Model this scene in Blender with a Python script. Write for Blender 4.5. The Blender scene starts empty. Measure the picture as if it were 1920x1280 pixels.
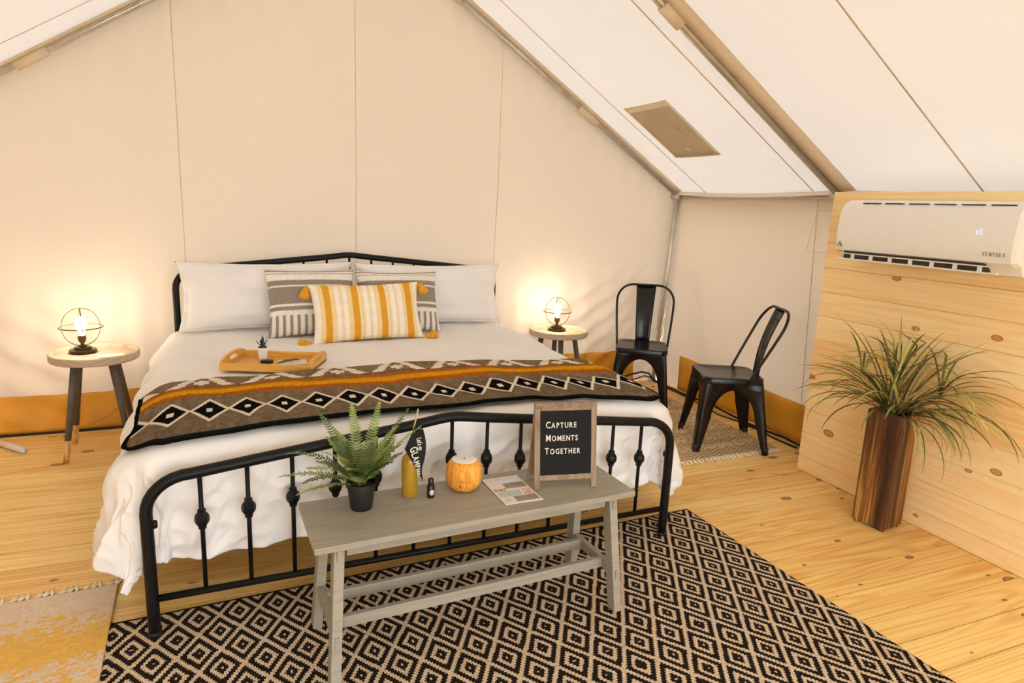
import bpy, bmesh, math, random
import numpy as np
from mathutils import Matrix, Vector
random.seed(7); RNG = np.random.default_rng(7)
PI = math.pi
SC = bpy.context.scene
COL = SC.collection

# ------------------------------------------------------------------ camera, world, exposure
cam_d = bpy.data.cameras.new('camera'); cam = bpy.data.objects.new('camera', cam_d); COL.objects.link(cam)
cam_d.sensor_width = 36.0; cam_d.lens = 22.9527; cam_d.clip_start = 0.02
_c = Vector((-0.67193, -2.14808, 1.38761)); _r = Vector((0.926084, -0.375055, 0.041258))
_u = Vector((0.038322, 0.202273, 0.978579)); _f = Vector((0.375366, 0.904665, -0.201695))
cam.matrix_world = Matrix(((_r.x, _u.x, -_f.x, _c.x), (_r.y, _u.y, -_f.y, _c.y), (_r.z, _u.z, -_f.z, _c.z), (0, 0, 0, 1)))
SC.camera = cam
world = bpy.data.worlds.new('world'); SC.world = world; world.use_nodes = True
_bg = world.node_tree.nodes['Background']; _bg.inputs[0].default_value = (0.92, 0.965, 1.035, 1); _bg.inputs[1].default_value = 6.25
SC.view_settings.view_transform = 'Standard'; SC.view_settings.look = 'None'
SC.view_settings.exposure = 0.10; SC.view_settings.gamma = 1.0; SC.view_settings.use_curve_mapping = False
try:
    SC.cycles.max_bounces = 6; SC.cycles.diffuse_bounces = 4; SC.cycles.glossy_bounces = 2; SC.cycles.transmission_bounces = 5; SC.cycles.caustics_reflective = False; SC.cycles.caustics_refractive = False
    SC.cycles.use_denoising = True; SC.cycles.use_adaptive_sampling = True; SC.cycles.adaptive_threshold = 0.15; SC.cycles.sample_clamp_indirect = 6.0
except Exception:
    pass
LAMP_STRENGTH = 105.0

# ------------------------------------------------------------------ helpers
def lin(h):
    h = h.lstrip('#'); v = [int(h[i:i + 2], 16) / 255 for i in (0, 2, 4)]
    return tuple((x / 12.92 if x <= 0.04045 else ((x + 0.055) / 1.055) ** 2.4) for x in v)

def mesh_np(name, V, F, smooth=True):
    me = bpy.data.meshes.new(name)
    me.from_pydata([tuple(map(float, v)) for v in V], [], [tuple(int(i) for i in f) for f in F])
    me.update()
    if smooth:
        me.polygons.foreach_set('use_smooth', [True] * len(me.polygons))
    return me

def link(name, me, mat=None, parent=None, loc=None, rot=None):
    o = bpy.data.objects.new(name, me); COL.objects.link(o)
    if mat is not None and len(me.materials) == 0:
        me.materials.append(mat)
    if parent is not None:
        o.parent = parent
    if loc is not None:
        o.location = loc
    if rot is not None:
        o.rotation_euler = rot
    return o

def obj(name, VF, mat, parent=None, smooth=True, loc=None, rot=None, bevel=0.0, solid=0.0, auto=None):
    V, F = VF
    me = mesh_np(name, V, F, smooth)
    o = link(name, me, mat, parent, loc, rot)
    if solid:
        m = o.modifiers.new('solid', 'SOLIDIFY'); m.thickness = solid; m.offset = 0
    if bevel:
        m = o.modifiers.new('bevel', 'BEVEL'); m.width = bevel; m.segments = 2; m.limit_method = 'ANGLE'; m.angle_limit = 0.6
        m.harden_normals = False
    if auto:
        try:
            me.set_sharp_from_angle(angle=auto)
        except Exception:
            pass
    return o

def tag(o, label, cat=None, group=None, kind=None):
    if label: o['label'] = label
    if cat: o['category'] = cat
    if group: o['group'] = group
    if kind: o['kind'] = kind
    return o

def thing(name, label, cat, loc=(0, 0, 0), rotz=0.0, group=None):
    o = bpy.data.objects.new(name, None); COL.objects.link(o); o.empty_display_size = 0.05
    o.location = loc; o.rotation_euler = (0, 0, rotz)
    return tag(o, label, cat, group)

def struct(o, label=None):
    o['kind'] = 'structure'
    if label: o['label'] = label
    return o

def box(x0, x1, y0, y1, z0, z1):
    V = [(x0, y0, z0), (x1, y0, z0), (x1, y1, z0), (x0, y1, z0), (x0, y0, z1), (x1, y0, z1), (x1, y1, z1), (x0, y1, z1)]
    return V, [(0, 3, 2, 1), (4, 5, 6, 7), (0, 1, 5, 4), (1, 2, 6, 5), (2, 3, 7, 6), (3, 0, 4, 7)]

def join(*parts):
    V, F = [], []
    for v, f in parts:
        n = len(V); V += [tuple(p) for p in v]; F += [tuple(i + n for i in q) for q in f]
    return V, F

def xf(VF, m):
    return [tuple(m @ Vector(v)) for v in VF[0]], VF[1]

def beam(a, b, w, h, up=(0, 0, 1), w2=None, h2=None):
    a, b = Vector(a), Vector(b); d = (b - a).normalized(); s = d.cross(Vector(up)).normalized(); t = s.cross(d)
    w2 = w2 or w; h2 = h2 or h; V = []
    for p, ww, hh in ((a, w, h), (b, w2, h2)):
        for i, j in ((-1, -1), (1, -1), (1, 1), (-1, 1)):
            V.append(tuple(p + s * ww * i / 2 + t * hh * j / 2))
    return V, [(0, 1, 2, 3), (7, 6, 5, 4), (0, 4, 5, 1), (1, 5, 6, 2), (2, 6, 7, 3), (3, 7, 4, 0)]

def tube(P, r, n=10, closed=False, cap=True):
    P = [Vector(p) for p in P]; N = len(P); R = r if hasattr(r, '__len__') else [r] * N
    V, F = [], []; prev = None
    for i in range(N):
        if closed: d = (P[(i + 1) % N] - P[i - 1])
        else: d = P[min(i + 1, N - 1)] - P[max(i - 1, 0)]
        d.normalize()
        if prev is None:
            a = Vector((0, 0, 1)) if abs(d.z) < 0.9 else Vector((1, 0, 0)); s = d.cross(a).normalized()
        else:
            s = (prev - d * prev.dot(d)).normalized()
        prev = s; t = d.cross(s)
        for k in range(n):
            an = 2 * PI * k / n; V.append(tuple(P[i] + (s * math.cos(an) + t * math.sin(an)) * R[i]))
    for i in range(N if closed else N - 1):
        j = (i + 1) % N
        for k in range(n):
            F.append((i * n + k, i * n + (k + 1) % n, j * n + (k + 1) % n, j * n + k))
    if cap and not closed:
        F.append(tuple(range(n - 1, -1, -1))); F.append(tuple((N - 1) * n + k for k in range(n)))
    return V, F

def lathe(prof, n=28, cx=0, cy=0):
    V, F = [], []; m = len(prof)
    for r, z in prof:
        for k in range(n):
            a = 2 * PI * k / n; V.append((cx + r * math.cos(a), cy + r * math.sin(a), z))
    for i in range(m - 1):
        for k in range(n):
            F.append((i * n + k, i * n + (k + 1) % n, (i + 1) * n + (k + 1) % n, (i + 1) * n + k))
    F.append(tuple(range(n - 1, -1, -1))); F.append(tuple((m - 1) * n + k for k in range(n)))
    return V, F

def prism(poly, z0, z1):
    n = len(poly); V = [(x, y, z0) for x, y in poly] + [(x, y, z1) for x, y in poly]
    F = [tuple(range(n - 1, -1, -1)), tuple(range(n, 2 * n))] + [(i, (i + 1) % n, n + (i + 1) % n, n + i) for i in range(n)]
    return V, F

def rrect(w, h, r, n=6):
    P = []
    for cx, cy, a0 in ((w / 2 - r, h / 2 - r, 0), (-w / 2 + r, h / 2 - r, 90), (-w / 2 + r, -h / 2 + r, 180), (w / 2 - r, -h / 2 + r, 270)):
        for k in range(n + 1):
            a = math.radians(a0 + 90 * k / n); P.append((cx + r * math.cos(a), cy + r * math.sin(a)))
    return P

def gridF(nu, nv):
    i = np.arange(nu - 1)[:, None]; j = np.arange(nv - 1)[None, :]
    a = (i * nv + j).ravel()
    return np.stack([a, a + nv, a + nv + 1, a + 1], 1)

def grid_obj(name, X, Y, Z, mat, parent=None, colors=None, flip=False, smooth=True):
    nu, nv = X.shape; F = gridF(nu, nv)
    if flip: F = F[:, ::-1]
    me = bpy.data.meshes.new(name)
    V = np.stack([X.ravel(), Y.ravel(), Z.ravel()], 1).astype(np.float32)
    me.vertices.add(len(V)); me.vertices.foreach_set('co', V.ravel())
    me.loops.add(F.size); me.loops.foreach_set('vertex_index', F.ravel().astype(np.int32))
    me.polygons.add(len(F)); me.polygons.foreach_set('loop_start', np.arange(0, F.size, 4, dtype=np.int32))
    me.polygons.foreach_set('use_smooth', np.full(len(F), smooth))
    me.update(calc_edges=True); me.validate()
    if colors is not None:
        ca = me.color_attributes.new('col', 'FLOAT_COLOR', 'POINT')
        c = np.ones((len(V), 4), np.float32); c[:, :3] = colors.reshape(-1, 3); ca.data.foreach_set('color', c.ravel())
    return link(name, me, mat, parent)

def smooth01(t):
    t = np.clip(t, 0, 1); return t * t * (3 - 2 * t)

def vnoise(x, y, seed=0):
    x = np.asarray(x, float); y = np.asarray(y, float)
    xi = np.floor(x); yi = np.floor(y); fx = smooth01(x - xi); fy = smooth01(y - yi)
    def h(a, b):
        s = np.sin(a * 127.1 + b * 311.7 + seed * 74.7) * 43758.5453
        return s - np.floor(s)
    return ((h(xi, yi) * (1 - fx) + h(xi + 1, yi) * fx) * (1 - fy) + (h(xi, yi + 1) * (1 - fx) + h(xi + 1, yi + 1) * fx) * fy) * 2 - 1

# ------------------------------------------------------------------ materials
def new_mat(name):
    m = bpy.data.materials.new(name); m.use_nodes = True; nt = m.node_tree; nt.nodes.clear()
    return m, nt

def nd(nt, typ, ins=None, **at):
    n = nt.nodes.new('ShaderNode' + typ)
    for k, v in at.items(): setattr(n, k, v)
    for k, v in (ins or {}).items():
        s = n.inputs[k]
        if isinstance(v, bpy.types.NodeSocket): nt.links.new(v, s)
        elif isinstance(v, bpy.types.Node): nt.links.new(v.outputs[0], s)
        else: s.default_value = v if not (isinstance(v, tuple) and len(v) == 3 and s.type == 'RGBA') else (*v, 1)
    return n

def ramp(nt, fac, stops, interp='LINEAR'):
    n = nt.nodes.new('ShaderNodeValToRGB'); n.color_ramp.interpolation = interp
    e = n.color_ramp.elements
    while len(e) < len(stops): e.new(0.5)
    for el, (p, c) in zip(e, stops): el.position = p; el.color = (*c, 1) if len(c) == 3 else c
    nt.links.new(fac, n.inputs[0]); return n

def finish(nt, bsdf):
    o = nt.nodes.new('ShaderNodeOutputMaterial'); nt.links.new(bsdf.outputs[0], o.inputs[0])

def mat_plain(name, col, rough=0.5, metal=0.0, var=0.06, vscale=30, bump=0.0, bscale=200, spec=0.4, coat=0.0):
    m, nt = new_mat(name)
    tc = nd(nt, 'TexCoord'); nz = nd(nt, 'TexNoise', {'Vector': tc.outputs['Object'], 'Scale': vscale, 'Detail': 1.0})
    c0 = tuple(max(0, x * (1 - var)) for x in col); c1 = tuple(min(1, x * (1 + var)) for x in col)
    cr = ramp(nt, nz.outputs[0], [(0.3, c0), (0.7, c1)])
    ins = {'Base Color': cr, 'Roughness': rough, 'Metallic': metal, 'Specular IOR Level': spec, 'Coat Weight': coat}
    if bump:
        n2 = nd(nt, 'TexNoise', {'Vector': tc.outputs['Object'], 'Scale': bscale, 'Detail': 0.0})
        ins['Normal'] = nd(nt, 'Bump', {'Strength': bump, 'Height': n2.outputs[0], 'Distance': 0.002})
    finish(nt, nd(nt, 'BsdfPrincipled', ins)); return m

def mat_vcol(name, rough=0.9, bump=0.25, bscale=400, spec=0.1, sheen=0.0):
    m, nt = new_mat(name)
    at = nd(nt, 'Attribute', attribute_name='col'); tc = nd(nt, 'TexCoord')
    nz = nd(nt, 'TexNoise', {'Vector': tc.outputs['Object'], 'Scale': bscale, 'Detail': 0.0})
    bp = nd(nt, 'Bump', {'Strength': bump, 'Height': nz.outputs[0], 'Distance': 0.002})
    finish(nt, nd(nt, 'BsdfPrincipled', {'Base Color': at.outputs['Color'], 'Roughness': rough, 'Normal': bp, 'Specular IOR Level': spec, 'Sheen Weight': sheen})); return m

def mat_canvas(name, col, trans, tcol=None):
    m, nt = new_mat(name)
    tc = nd(nt, 'TexCoord'); nz = nd(nt, 'TexNoise', {'Vector': tc.outputs['Object'], 'Scale': 1.3, 'Detail': 0.0})
    cr = ramp(nt, nz.outputs[0], [(0.3, tuple(x * 0.97 for x in col)), (0.7, col)])
    tcol = tcol or col
    d = nd(nt, 'BsdfDiffuse', {'Color': cr}); t = nd(nt, 'BsdfTranslucent', {'Color': tcol})
    finish(nt, nd(nt, 'MixShader', {0: trans, 1: d.outputs[0], 2: t.outputs[0]})); return m

def mat_wood(name, c_lo, c_hi, c_knot, axis='X', knots=True, rough=0.5, grain=16.0, contrast=1.0, kscale=4.2, kmask=0.55, spec=0.35):
    """planed boards: grain runs along the object's given axis"""
    m, nt = new_mat(name)
    tc = nd(nt, 'TexCoord'); oi = nd(nt, 'ObjectInfo')
    off = nd(nt, 'VectorMath', {0: (37.0, 19.0, 11.0)}, operation='SCALE'); nt.links.new(oi.outputs['Random'], off.inputs['Scale'])
    v = nd(nt, 'VectorMath', {0: tc.outputs['Object'], 1: off.outputs[0]}, operation='ADD')
    sep = nd(nt, 'SeparateXYZ', {0: v.outputs[0]})
    if axis == 'X': a, b, c = sep.outputs[0], sep.outputs[1], sep.outputs[2]
    elif axis == 'Y': a, b, c = sep.outputs[1], sep.outputs[2], sep.outputs[0]
    else: a, b, c = sep.outputs[2], sep.outputs[0], sep.outputs[1]
    cv = nd(nt, 'CombineXYZ', {0: a, 1: b, 2: c})
    st = nd(nt, 'VectorMath', {0: cv.outputs[0], 1: (1.3, grain * 5, grain * 5)}, operation='MULTIPLY')
    n1 = nd(nt, 'TexNoise', {'Vector': st.outputs[0], 'Scale': 1.0, 'Detail': 2.0, 'Roughness': 0.6})
    st2 = nd(nt, 'VectorMath', {0: cv.outputs[0], 1: (0.5, 8.0, 8.0)}, operation='MULTIPLY')
    w = nd(nt, 'TexNoise', {'Vector': st2.outputs[0], 'Scale': 1.0, 'Detail': 1.0})
    rings = nd(nt, 'Math', {0: w.outputs[0], 1: 85.0}, operation='MULTIPLY'); rs = nd(nt, 'Math', {0: rings}, operation='SINE')
    r0 = nd(nt, 'MapRange', {0: rs.outputs[0], 1: -1.0, 2: 1.0, 3: 0.0, 4: 1.0}); r1 = nd(nt, 'Math', {0: r0.outputs[0], 1: 2.5}, operation='POWER')
    rr = nd(nt, 'Math', {0: r1.outputs[0], 1: 0.42 * contrast}, operation='MULTIPLY')
    nn = nd(nt, 'MapRange', {0: n1.outputs[0], 1: 0.25, 2: 0.75, 3: 0.36, 4: 0.66})
    f1 = nd(nt, 'Math', {0: nn.outputs[0], 1: rr.outputs[0]}, operation='SUBTRACT')
    br = nd(nt, 'MapRange', {0: oi.outputs['Random'], 1: 0.0, 2: 1.0, 3: -0.08, 4: 0.10})
    f2 = nd(nt, 'Math', {0: f1.outputs[0], 1: br.outputs[0]}, operation='ADD')
    base = ramp(nt, f2.outputs[0], [(0.10, c_lo), (0.62, c_hi)])
    out = base.outputs[0]
    if knots:
        k2 = nd(nt, 'VectorMath', {0: cv.outputs[0], 1: (0.55, 1.0, 0.0)}, operation='MULTIPLY')
        vo = nd(nt, 'TexVoronoi', {'Vector': k2.outputs[0], 'Scale': kscale, 'Randomness': 1.0}, voronoi_dimensions='2D')
        sz = nd(nt, 'SeparateColor', {0: vo.outputs['Color']})
        gate = nd(nt, 'Math', {0: sz.outputs[0], 1: kmask}, operation='GREATER_THAN')
        rad = nd(nt, 'MapRange', {0: sz.outputs[1], 1: 0.0, 2: 1.0, 3: 0.02, 4: 0.10})
        q = nd(nt, 'Math', {0: vo.outputs['Distance'], 1: rad.outputs[0]}, operation='DIVIDE')
        kr = ramp(nt, q.outputs[0], [(0.0, (0.75, 0.75, 0.75)), (0.55, (0.6, 0.6, 0.6)), (0.8, (1, 1, 1)), (1.0, (0, 0, 0))])
        km = nd(nt, 'Math', {0: kr.outputs[0], 1: gate.outputs[0]}, operation='MULTIPLY')
        mx = nd(nt, 'Mix', {'Factor': km.outputs[0], 'A': base.outputs[0], 'B': c_knot}, data_type='RGBA')
        out = mx.outputs['Result']
    finish(nt, nd(nt, 'BsdfPrincipled', {'Base Color': out, 'Roughness': rough, 'Specular IOR Level': spec})); return m

def mat_glass(name, col, rough=0.03, tw=1.0):
    m, nt = new_mat(name)
    tc = nd(nt, 'TexCoord'); nz = nd(nt, 'TexNoise', {'Vector': tc.outputs['Object'], 'Scale': 12.0})
    cr = ramp(nt, nz.outputs[0], [(0.2, tuple(x * 0.9 for x in col)), (0.8, col)])
    finish(nt, nd(nt, 'BsdfPrincipled', {'Base Color': cr, 'Roughness': rough, 'Transmission Weight': tw, 'IOR': 1.45})); return m

def mat_emit(name, col, s):
    m, nt = new_mat(name); finish(nt, nd(nt, 'Emission', {'Color': col, 'Strength': s})); return m

M = {}
M['wall_canvas'] = mat_canvas('wall canvas', (0.75, 0.635, 0.505), 0.07, (0.82, 0.66, 0.50))
M['roof_canvas'] = mat_canvas('roof canvas', (0.77, 0.735, 0.69), 0.085, (0.86, 0.80, 0.73))
M['flap_canvas'] = mat_canvas('flap canvas', (0.94, 0.79, 0.60), 0.12, (0.80, 0.62, 0.43))
M['seam'] = mat_plain('seam thread', (0.70, 0.53, 0.35), 0.9, var=0.1)
M['skirt'] = mat_plain('tan vinyl skirt', (0.78, 0.36, 0.03), 0.55, var=0.18, vscale=4, bump=0.2, bscale=14)
M['pole'] = mat_plain('galvanised pole', (0.62, 0.58, 0.50), 0.38, 0.75, var=0.08, vscale=20)
M['dark_gap'] = mat_plain('dark subfloor', (0.03, 0.02, 0.012), 0.9)
M['ground'] = mat_plain('grass ground', (0.16, 0.17, 0.08), 0.95, var=0.3, vscale=3)
M['floor_wood'] = mat_wood('floor pine', lin('df9a40'), lin('ffdc8e'), lin('6a3510'), 'X', True, 0.42, grain=10.0, contrast=0.42, kscale=5.0, kmask=0.35)
M['panel_wood'] = mat_wood('panel pine', lin('f6b869'), lin('ffe3aa'), lin('a85c1e'), 'Y', True, 0.5, grain=9.0, contrast=0.28, kscale=4.6, kmask=0.45)
M['black'] = mat_plain('black metal', (0.006, 0.0055, 0.005), 0.42, 0.0, var=0.2, vscale=60, spec=0.22)
M['chair_black'] = mat_plain('chair black metal', (0.007, 0.0055, 0.0045), 0.25, 0.0, var=0.4, vscale=14, spec=0.35)
M['bench'] = mat_wood('greige painted wood', (0.315, 0.283, 0.215), (0.365, 0.328, 0.252), (0.1, 0.08, 0.05), 'X', False, 0.5, grain=30)
M['taupe'] = mat_wood('taupe painted wood', (0.42, 0.32, 0.22), (0.54, 0.42, 0.30), (0.1, 0.08, 0.05), 'X', False, 0.55, grain=20)
M['grey_leg'] = mat_plain('grey painted leg', (0.115, 0.095, 0.075), 0.55, var=0.08)
M['natural'] = mat_wood('natural leg tip', lin('c9924a'), lin('e6b876'), (0.2, 0.1, 0.04), 'Z', False, 0.5)
M['linen'] = mat_plain('white linen', (0.86, 0.825, 0.785), 0.9, var=0.015, vscale=6, bump=0.12, bscale=300, spec=0.1)
M['fabric_v'] = mat_vcol('patterned fabric')
M['wool_v'] = mat_vcol('patterned wool', 0.95, 0.4, 350, 0.0, 0.0)
M['rug_v'] = mat_vcol('woven cotton rug', 0.95, 0.6, 160, 0.05)
M['print_v'] = mat_vcol('printed paper', 0.5, 0.0, 50, 0.3)
M['wool_black'] = mat_plain('black wool binding', (0.006, 0.006, 0.005), 0.95, var=0.2, spec=0.0)
M['tassel'] = mat_plain('mustard yarn', lin('e2a233'), 0.95, var=0.25, vscale=120, bump=0.8, bscale=300, spec=0.05)
M['fringe'] = mat_plain('cream cotton fringe', (0.92, 0.77, 0.54), 0.95, var=0.1)
M['tray'] = mat_wood('bamboo', lin('c98a2c'), lin('eab55a'), (0.2, 0.1, 0.04), 'X', False, 0.4, grain=26, contrast=0.5)
M['white_cer'] = mat_plain('white ceramic', (0.82, 0.79, 0.74), 0.3, var=0.01)
M['succulent'] = mat_plain('succulent leaf', (0.035, 0.055, 0.028), 0.5, var=0.3)
M['gloss_black'] = mat_plain('gloss black plastic', (0.01, 0.01, 0.012), 0.2)
M['paper'] = mat_plain('cream paper', (0.74, 0.66, 0.54), 0.8, var=0.02)
M['brown'] = mat_plain('brown wood stick', (0.17, 0.09, 0.035), 0.6, var=0.3)
M['bronze'] = mat_plain('bronze metal', (0.060, 0.036, 0.016), 0.35, 0.7, var=0.2)
M['brass'] = mat_plain('aged brass wire', (0.13, 0.075, 0.025), 0.5, 0.4, var=0.15)
M['bulb'] = mat_emit('lit bulb', (1.0, 0.82, 0.60, 1), LAMP_STRENGTH)
M['pot_black'] = mat_plain('black plastic pot', (0.012, 0.012, 0.012), 0.5)
M['soil'] = mat_plain('dark soil', (0.02, 0.014, 0.008), 0.95, var=0.5, vscale=80)
M['fern'] = mat_plain('fern leaf', (0.27, 0.34, 0.085), 0.6, var=0.45, vscale=9)
M['fern_dark'] = mat_plain('dark fern leaf', (0.10, 0.15, 0.045), 0.6, var=0.45, vscale=9)
M['blade_a'] = mat_plain('grass blade olive', (0.17, 0.165, 0.03), 0.5, var=0.5, vscale=7)
M['blade_b'] = mat_plain('grass blade pale', (0.52, 0.48, 0.13), 0.55, var=0.3, vscale=7)
M['blade_c'] = mat_plain('grass blade brown', (0.13, 0.10, 0.03), 0.5, var=0.4, vscale=7)
M['amber'] = mat_glass('amber glass', (1.0, 0.56, 0.06), 0.05, 0.55)
M['dark_amber'] = mat_plain('dark amber glass', (0.025, 0.012, 0.005), 0.12, var=0.1)
M['label_white'] = mat_plain('white label', (0.74, 0.72, 0.68), 0.6, var=0.02)
M['felt'] = mat_plain('black felt', (0.012, 0.012, 0.013), 0.95, var=0.2)
M['ink_white'] = mat_plain('white lettering', (0.80, 0.76, 0.68), 0.7, var=0.01)
M['stick'] = mat_plain('pale wooden stick', (0.58, 0.40, 0.22), 0.6, var=0.08)
def mat_swirl(name):
    m, nt = new_mat(name); tc = nd(nt, 'TexCoord'); st = nd(nt, 'VectorMath', {0: tc.outputs['Object'], 1: (46.0, 46.0, 11.0)}, operation='MULTIPLY')
    n = nd(nt, 'TexNoise', {'Vector': st.outputs[0], 'Scale': 1.0, 'Detail': 3.0, 'Distortion': 2.2})
    cr = ramp(nt, n.outputs[0], [(0.24, lin('8a4a12')), (0.36, lin('d6892c')), (0.58, lin('eca544')), (0.80, lin('f4bc62'))])
    finish(nt, nd(nt, 'BsdfPrincipled', {'Base Color': cr, 'Roughness': 0.55, 'Specular IOR Level': 0.2})); return m
M['diff_wood'] = mat_swirl('orange wood grain shell')
M['weathered'] = mat_wood('weathered grey brown wood', (0.22, 0.145, 0.09), (0.36, 0.26, 0.17), (0.1, 0.06, 0.03), 'Z', False, 0.7, grain=40, contrast=0.7)
M['felt_board'] = mat_plain('ribbed letter felt', (0.010, 0.010, 0.010), 0.85, var=0.1)
M['ac_white'] = mat_plain('white plastic', (0.87, 0.83, 0.77), 0.3, var=0.01, spec=0.4)
M['ac_trim'] = mat_plain('off white plastic louvre', (0.78, 0.73, 0.66), 0.35, var=0.02)
M['ac_dark'] = mat_plain('dark vent', (0.035, 0.022, 0.012), 0.6)
M['ac_led'] = mat_emit('display digits', (0.80, 0.84, 1.0, 1), 1.0)
M['ink_brown'] = mat_plain('brown print', (0.20, 0.085, 0.025), 0.6)
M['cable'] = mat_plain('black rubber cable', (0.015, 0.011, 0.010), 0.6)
M['cord'] = mat_plain('gold lamp cord', (0.45, 0.26, 0.07), 0.6)
M['white_paint'] = mat_plain('white paint', (0.76, 0.70, 0.64), 0.5, var=0.02)
M['patch'] = mat_plain('grey tan fireproof cloth', (0.56, 0.455, 0.32), 0.9, var=0.06, vscale=5)

def mat_burnt(name):
    m, nt = new_mat(name)
    tc = nd(nt, 'TexCoord'); st = nd(nt, 'VectorMath', {0: tc.outputs['Object'], 1: (15.0, 15.0, 0.7)}, operation='MULTIPLY')
    n = nd(nt, 'TexNoise', {'Vector': st.outputs[0], 'Scale': 1.0, 'Detail': 5.0, 'Roughness': 0.65})
    st2 = nd(nt, 'VectorMath', {0: tc.outputs['Object'], 1: (120.0, 120.0, 2.0)}, operation='MULTIPLY')
    n2 = nd(nt, 'TexNoise', {'Vector': st2.outputs[0], 'Scale': 1.0, 'Detail': 2.0})
    s = nd(nt, 'Math', {0: n.outputs[0], 1: nd(nt, 'Math', {0: n2.outputs[0], 1: 0.18}, operation='MULTIPLY').outputs[0]}, operation='ADD')
    cr = ramp(nt, s.outputs[0], [(0.44, (0.020, 0.007, 0.004)), (0.55, (0.09, 0.03, 0.010)), (0.64, (0.28, 0.11, 0.022)), (0.74, (0.62, 0.33, 0.08))])
    finish(nt, nd(nt, 'BsdfPrincipled', {'Base Color': cr, 'Roughness': 0.5})); return m
M['burnt'] = mat_burnt('burnt stained wood')

def mat_diamond_rug(name):
    m, nt = new_mat(name)
    tc = nd(nt, 'TexCoord')
    sn = nd(nt, 'VectorMath', {0: tc.outputs['Object'], 1: (0.0062, 0.0048, 1.0)}, operation='SNAP')
    sep = nd(nt, 'SeparateXYZ', {0: sn.outputs[0]})
    x = nd(nt, 'Math', {0: sep.outputs[0], 1: 0.1245}, operation='DIVIDE'); y = nd(nt, 'Math', {0: sep.outputs[1], 1: 0.186}, operation='DIVIDE')
    def cell(op, sh):
        a = nd(nt, 'Math', {0: x.outputs[0], 1: y.outputs[0]}, operation=op)
        a = nd(nt, 'Math', {0: a.outputs[0], 1: 40.0 + sh}, operation='ADD'); a = nd(nt, 'Math', {0: a.outputs[0]}, operation='FRACT')
        a = nd(nt, 'Math', {0: a.outputs[0], 1: 0.5}, operation='SUBTRACT'); return nd(nt, 'Math', {0: a.outputs[0]}, operation='ABSOLUTE')
    a = cell('ADD', RUG_A); b = cell('SUBTRACT', RUG_B)
    mx = nd(nt, 'Math', {0: a.outputs[0], 1: b.outputs[0]}, operation='MAXIMUM')
    m2 = nd(nt, 'Math', {0: mx.outputs[0], 1: 2.0}, operation='MULTIPLY')
    L = (0.70, 0.54, 0.36); D = (0.020, 0.014, 0.011)
    cr = ramp(nt, m2.outputs[0], [(0.0, L), (0.07, D), (0.33, L), (0.56, D), (0.87, L)], 'CONSTANT')
    nz = nd(nt, 'TexNoise', {'Vector': tc.outputs['Object'], 'Scale': 260.0, 'Detail': 0.0})
    v = nd(nt, 'MapRange', {0: nz.outputs[0], 1: 0.3, 2: 0.7, 3: 0.72, 4: 1.15})
    c = nd(nt, 'VectorMath', {0: cr.outputs[0]}, operation='SCALE'); nt.links.new(v.outputs[0], c.inputs['Scale'])
    bp = nd(nt, 'Bump', {'Strength': 0.5, 'Height': nz.outputs[0], 'Distance': 0.003})
    finish(nt, nd(nt, 'BsdfPrincipled', {'Base Color': c.outputs[0], 'Roughness': 0.95, 'Normal': bp, 'Specular IOR Level': 0.05})); return m
RUG_A, RUG_B = 0.05, -0.18
M['diamond'] = mat_diamond_rug('black and cream diamond weave')

# ------------------------------------------------------------------ lettering (made first: one evaluation each)
_tc = {}
def text_mesh(s, size=1.0, bold=0.0, extrude=0.0, key=None):
    k = (s, size, bold, extrude)
    if k in _tc: return _tc[k]
    cu = bpy.data.curves.new('t', 'FONT'); cu.body = s; cu.size = size; cu.offset = bold; cu.extrude = extrude
    cu.align_x = 'LEFT'; cu.resolution_u = 3
    o = bpy.data.objects.new('t', cu); COL.objects.link(o)
    dg = bpy.context.evaluated_depsgraph_get(); me = bpy.data.meshes.new_from_object(o.evaluated_get(dg))
    bpy.data.objects.remove(o); bpy.data.curves.remove(cu)
    w = max((v.co.x for v in me.vertices), default=0); me['w'] = w
    _tc[k] = me; return me
LETTERS = {}
for line in ('CAPTURE', 'MOMENTS', 'TOGETHER'):
    for i, ch in enumerate(line):
        sz = 0.0315 if i == 0 else 0.026
        LETTERS[(ch, i == 0)] = text_mesh(ch, sz, 0.0003, 0.0012)
T_AC = [text_mesh(c, 0.022, 0.0, 0.0004) for c in 'VENTOSX']
T_LED = text_mesh('65', 0.030, 0.0, 0.0004)
T_LETS = text_mesh("Let's go", 0.022, 0.0004, 0.0003)
T_GLAMP = [text_mesh(c, 0.035 - 0.0032 * i, 0.0006, 0.0003) for i, c in enumerate('GLAMPING')]

# ------------------------------------------------------------------ tent shell
XK, ZK, XE, ZE = -0.018, 3.118, 2.45, 1.55          # ridge and eave of the canvas
def roof_z(x): return ZK - (ZK - ZE) * abs(x - XK) / (XE - XK)
def back_y(x, z):
    base = 2.195 + 0.045 * np.maximum(x + 1.55, 0); t = np.clip(z / 1.55, 0, 1)
    return base * (1 - t) + 2.19 * t
def right_x(z): return 2.56 - (2.56 - 2.455) * np.clip(z / 1.55, 0, 1)
YF = -3.9

# ground outside
g = obj('ground', box(-14, 14, -14, 14, -0.5, -0.35), M['ground'], None, False); struct(g, 'grassy ground outside the tent')

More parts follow.
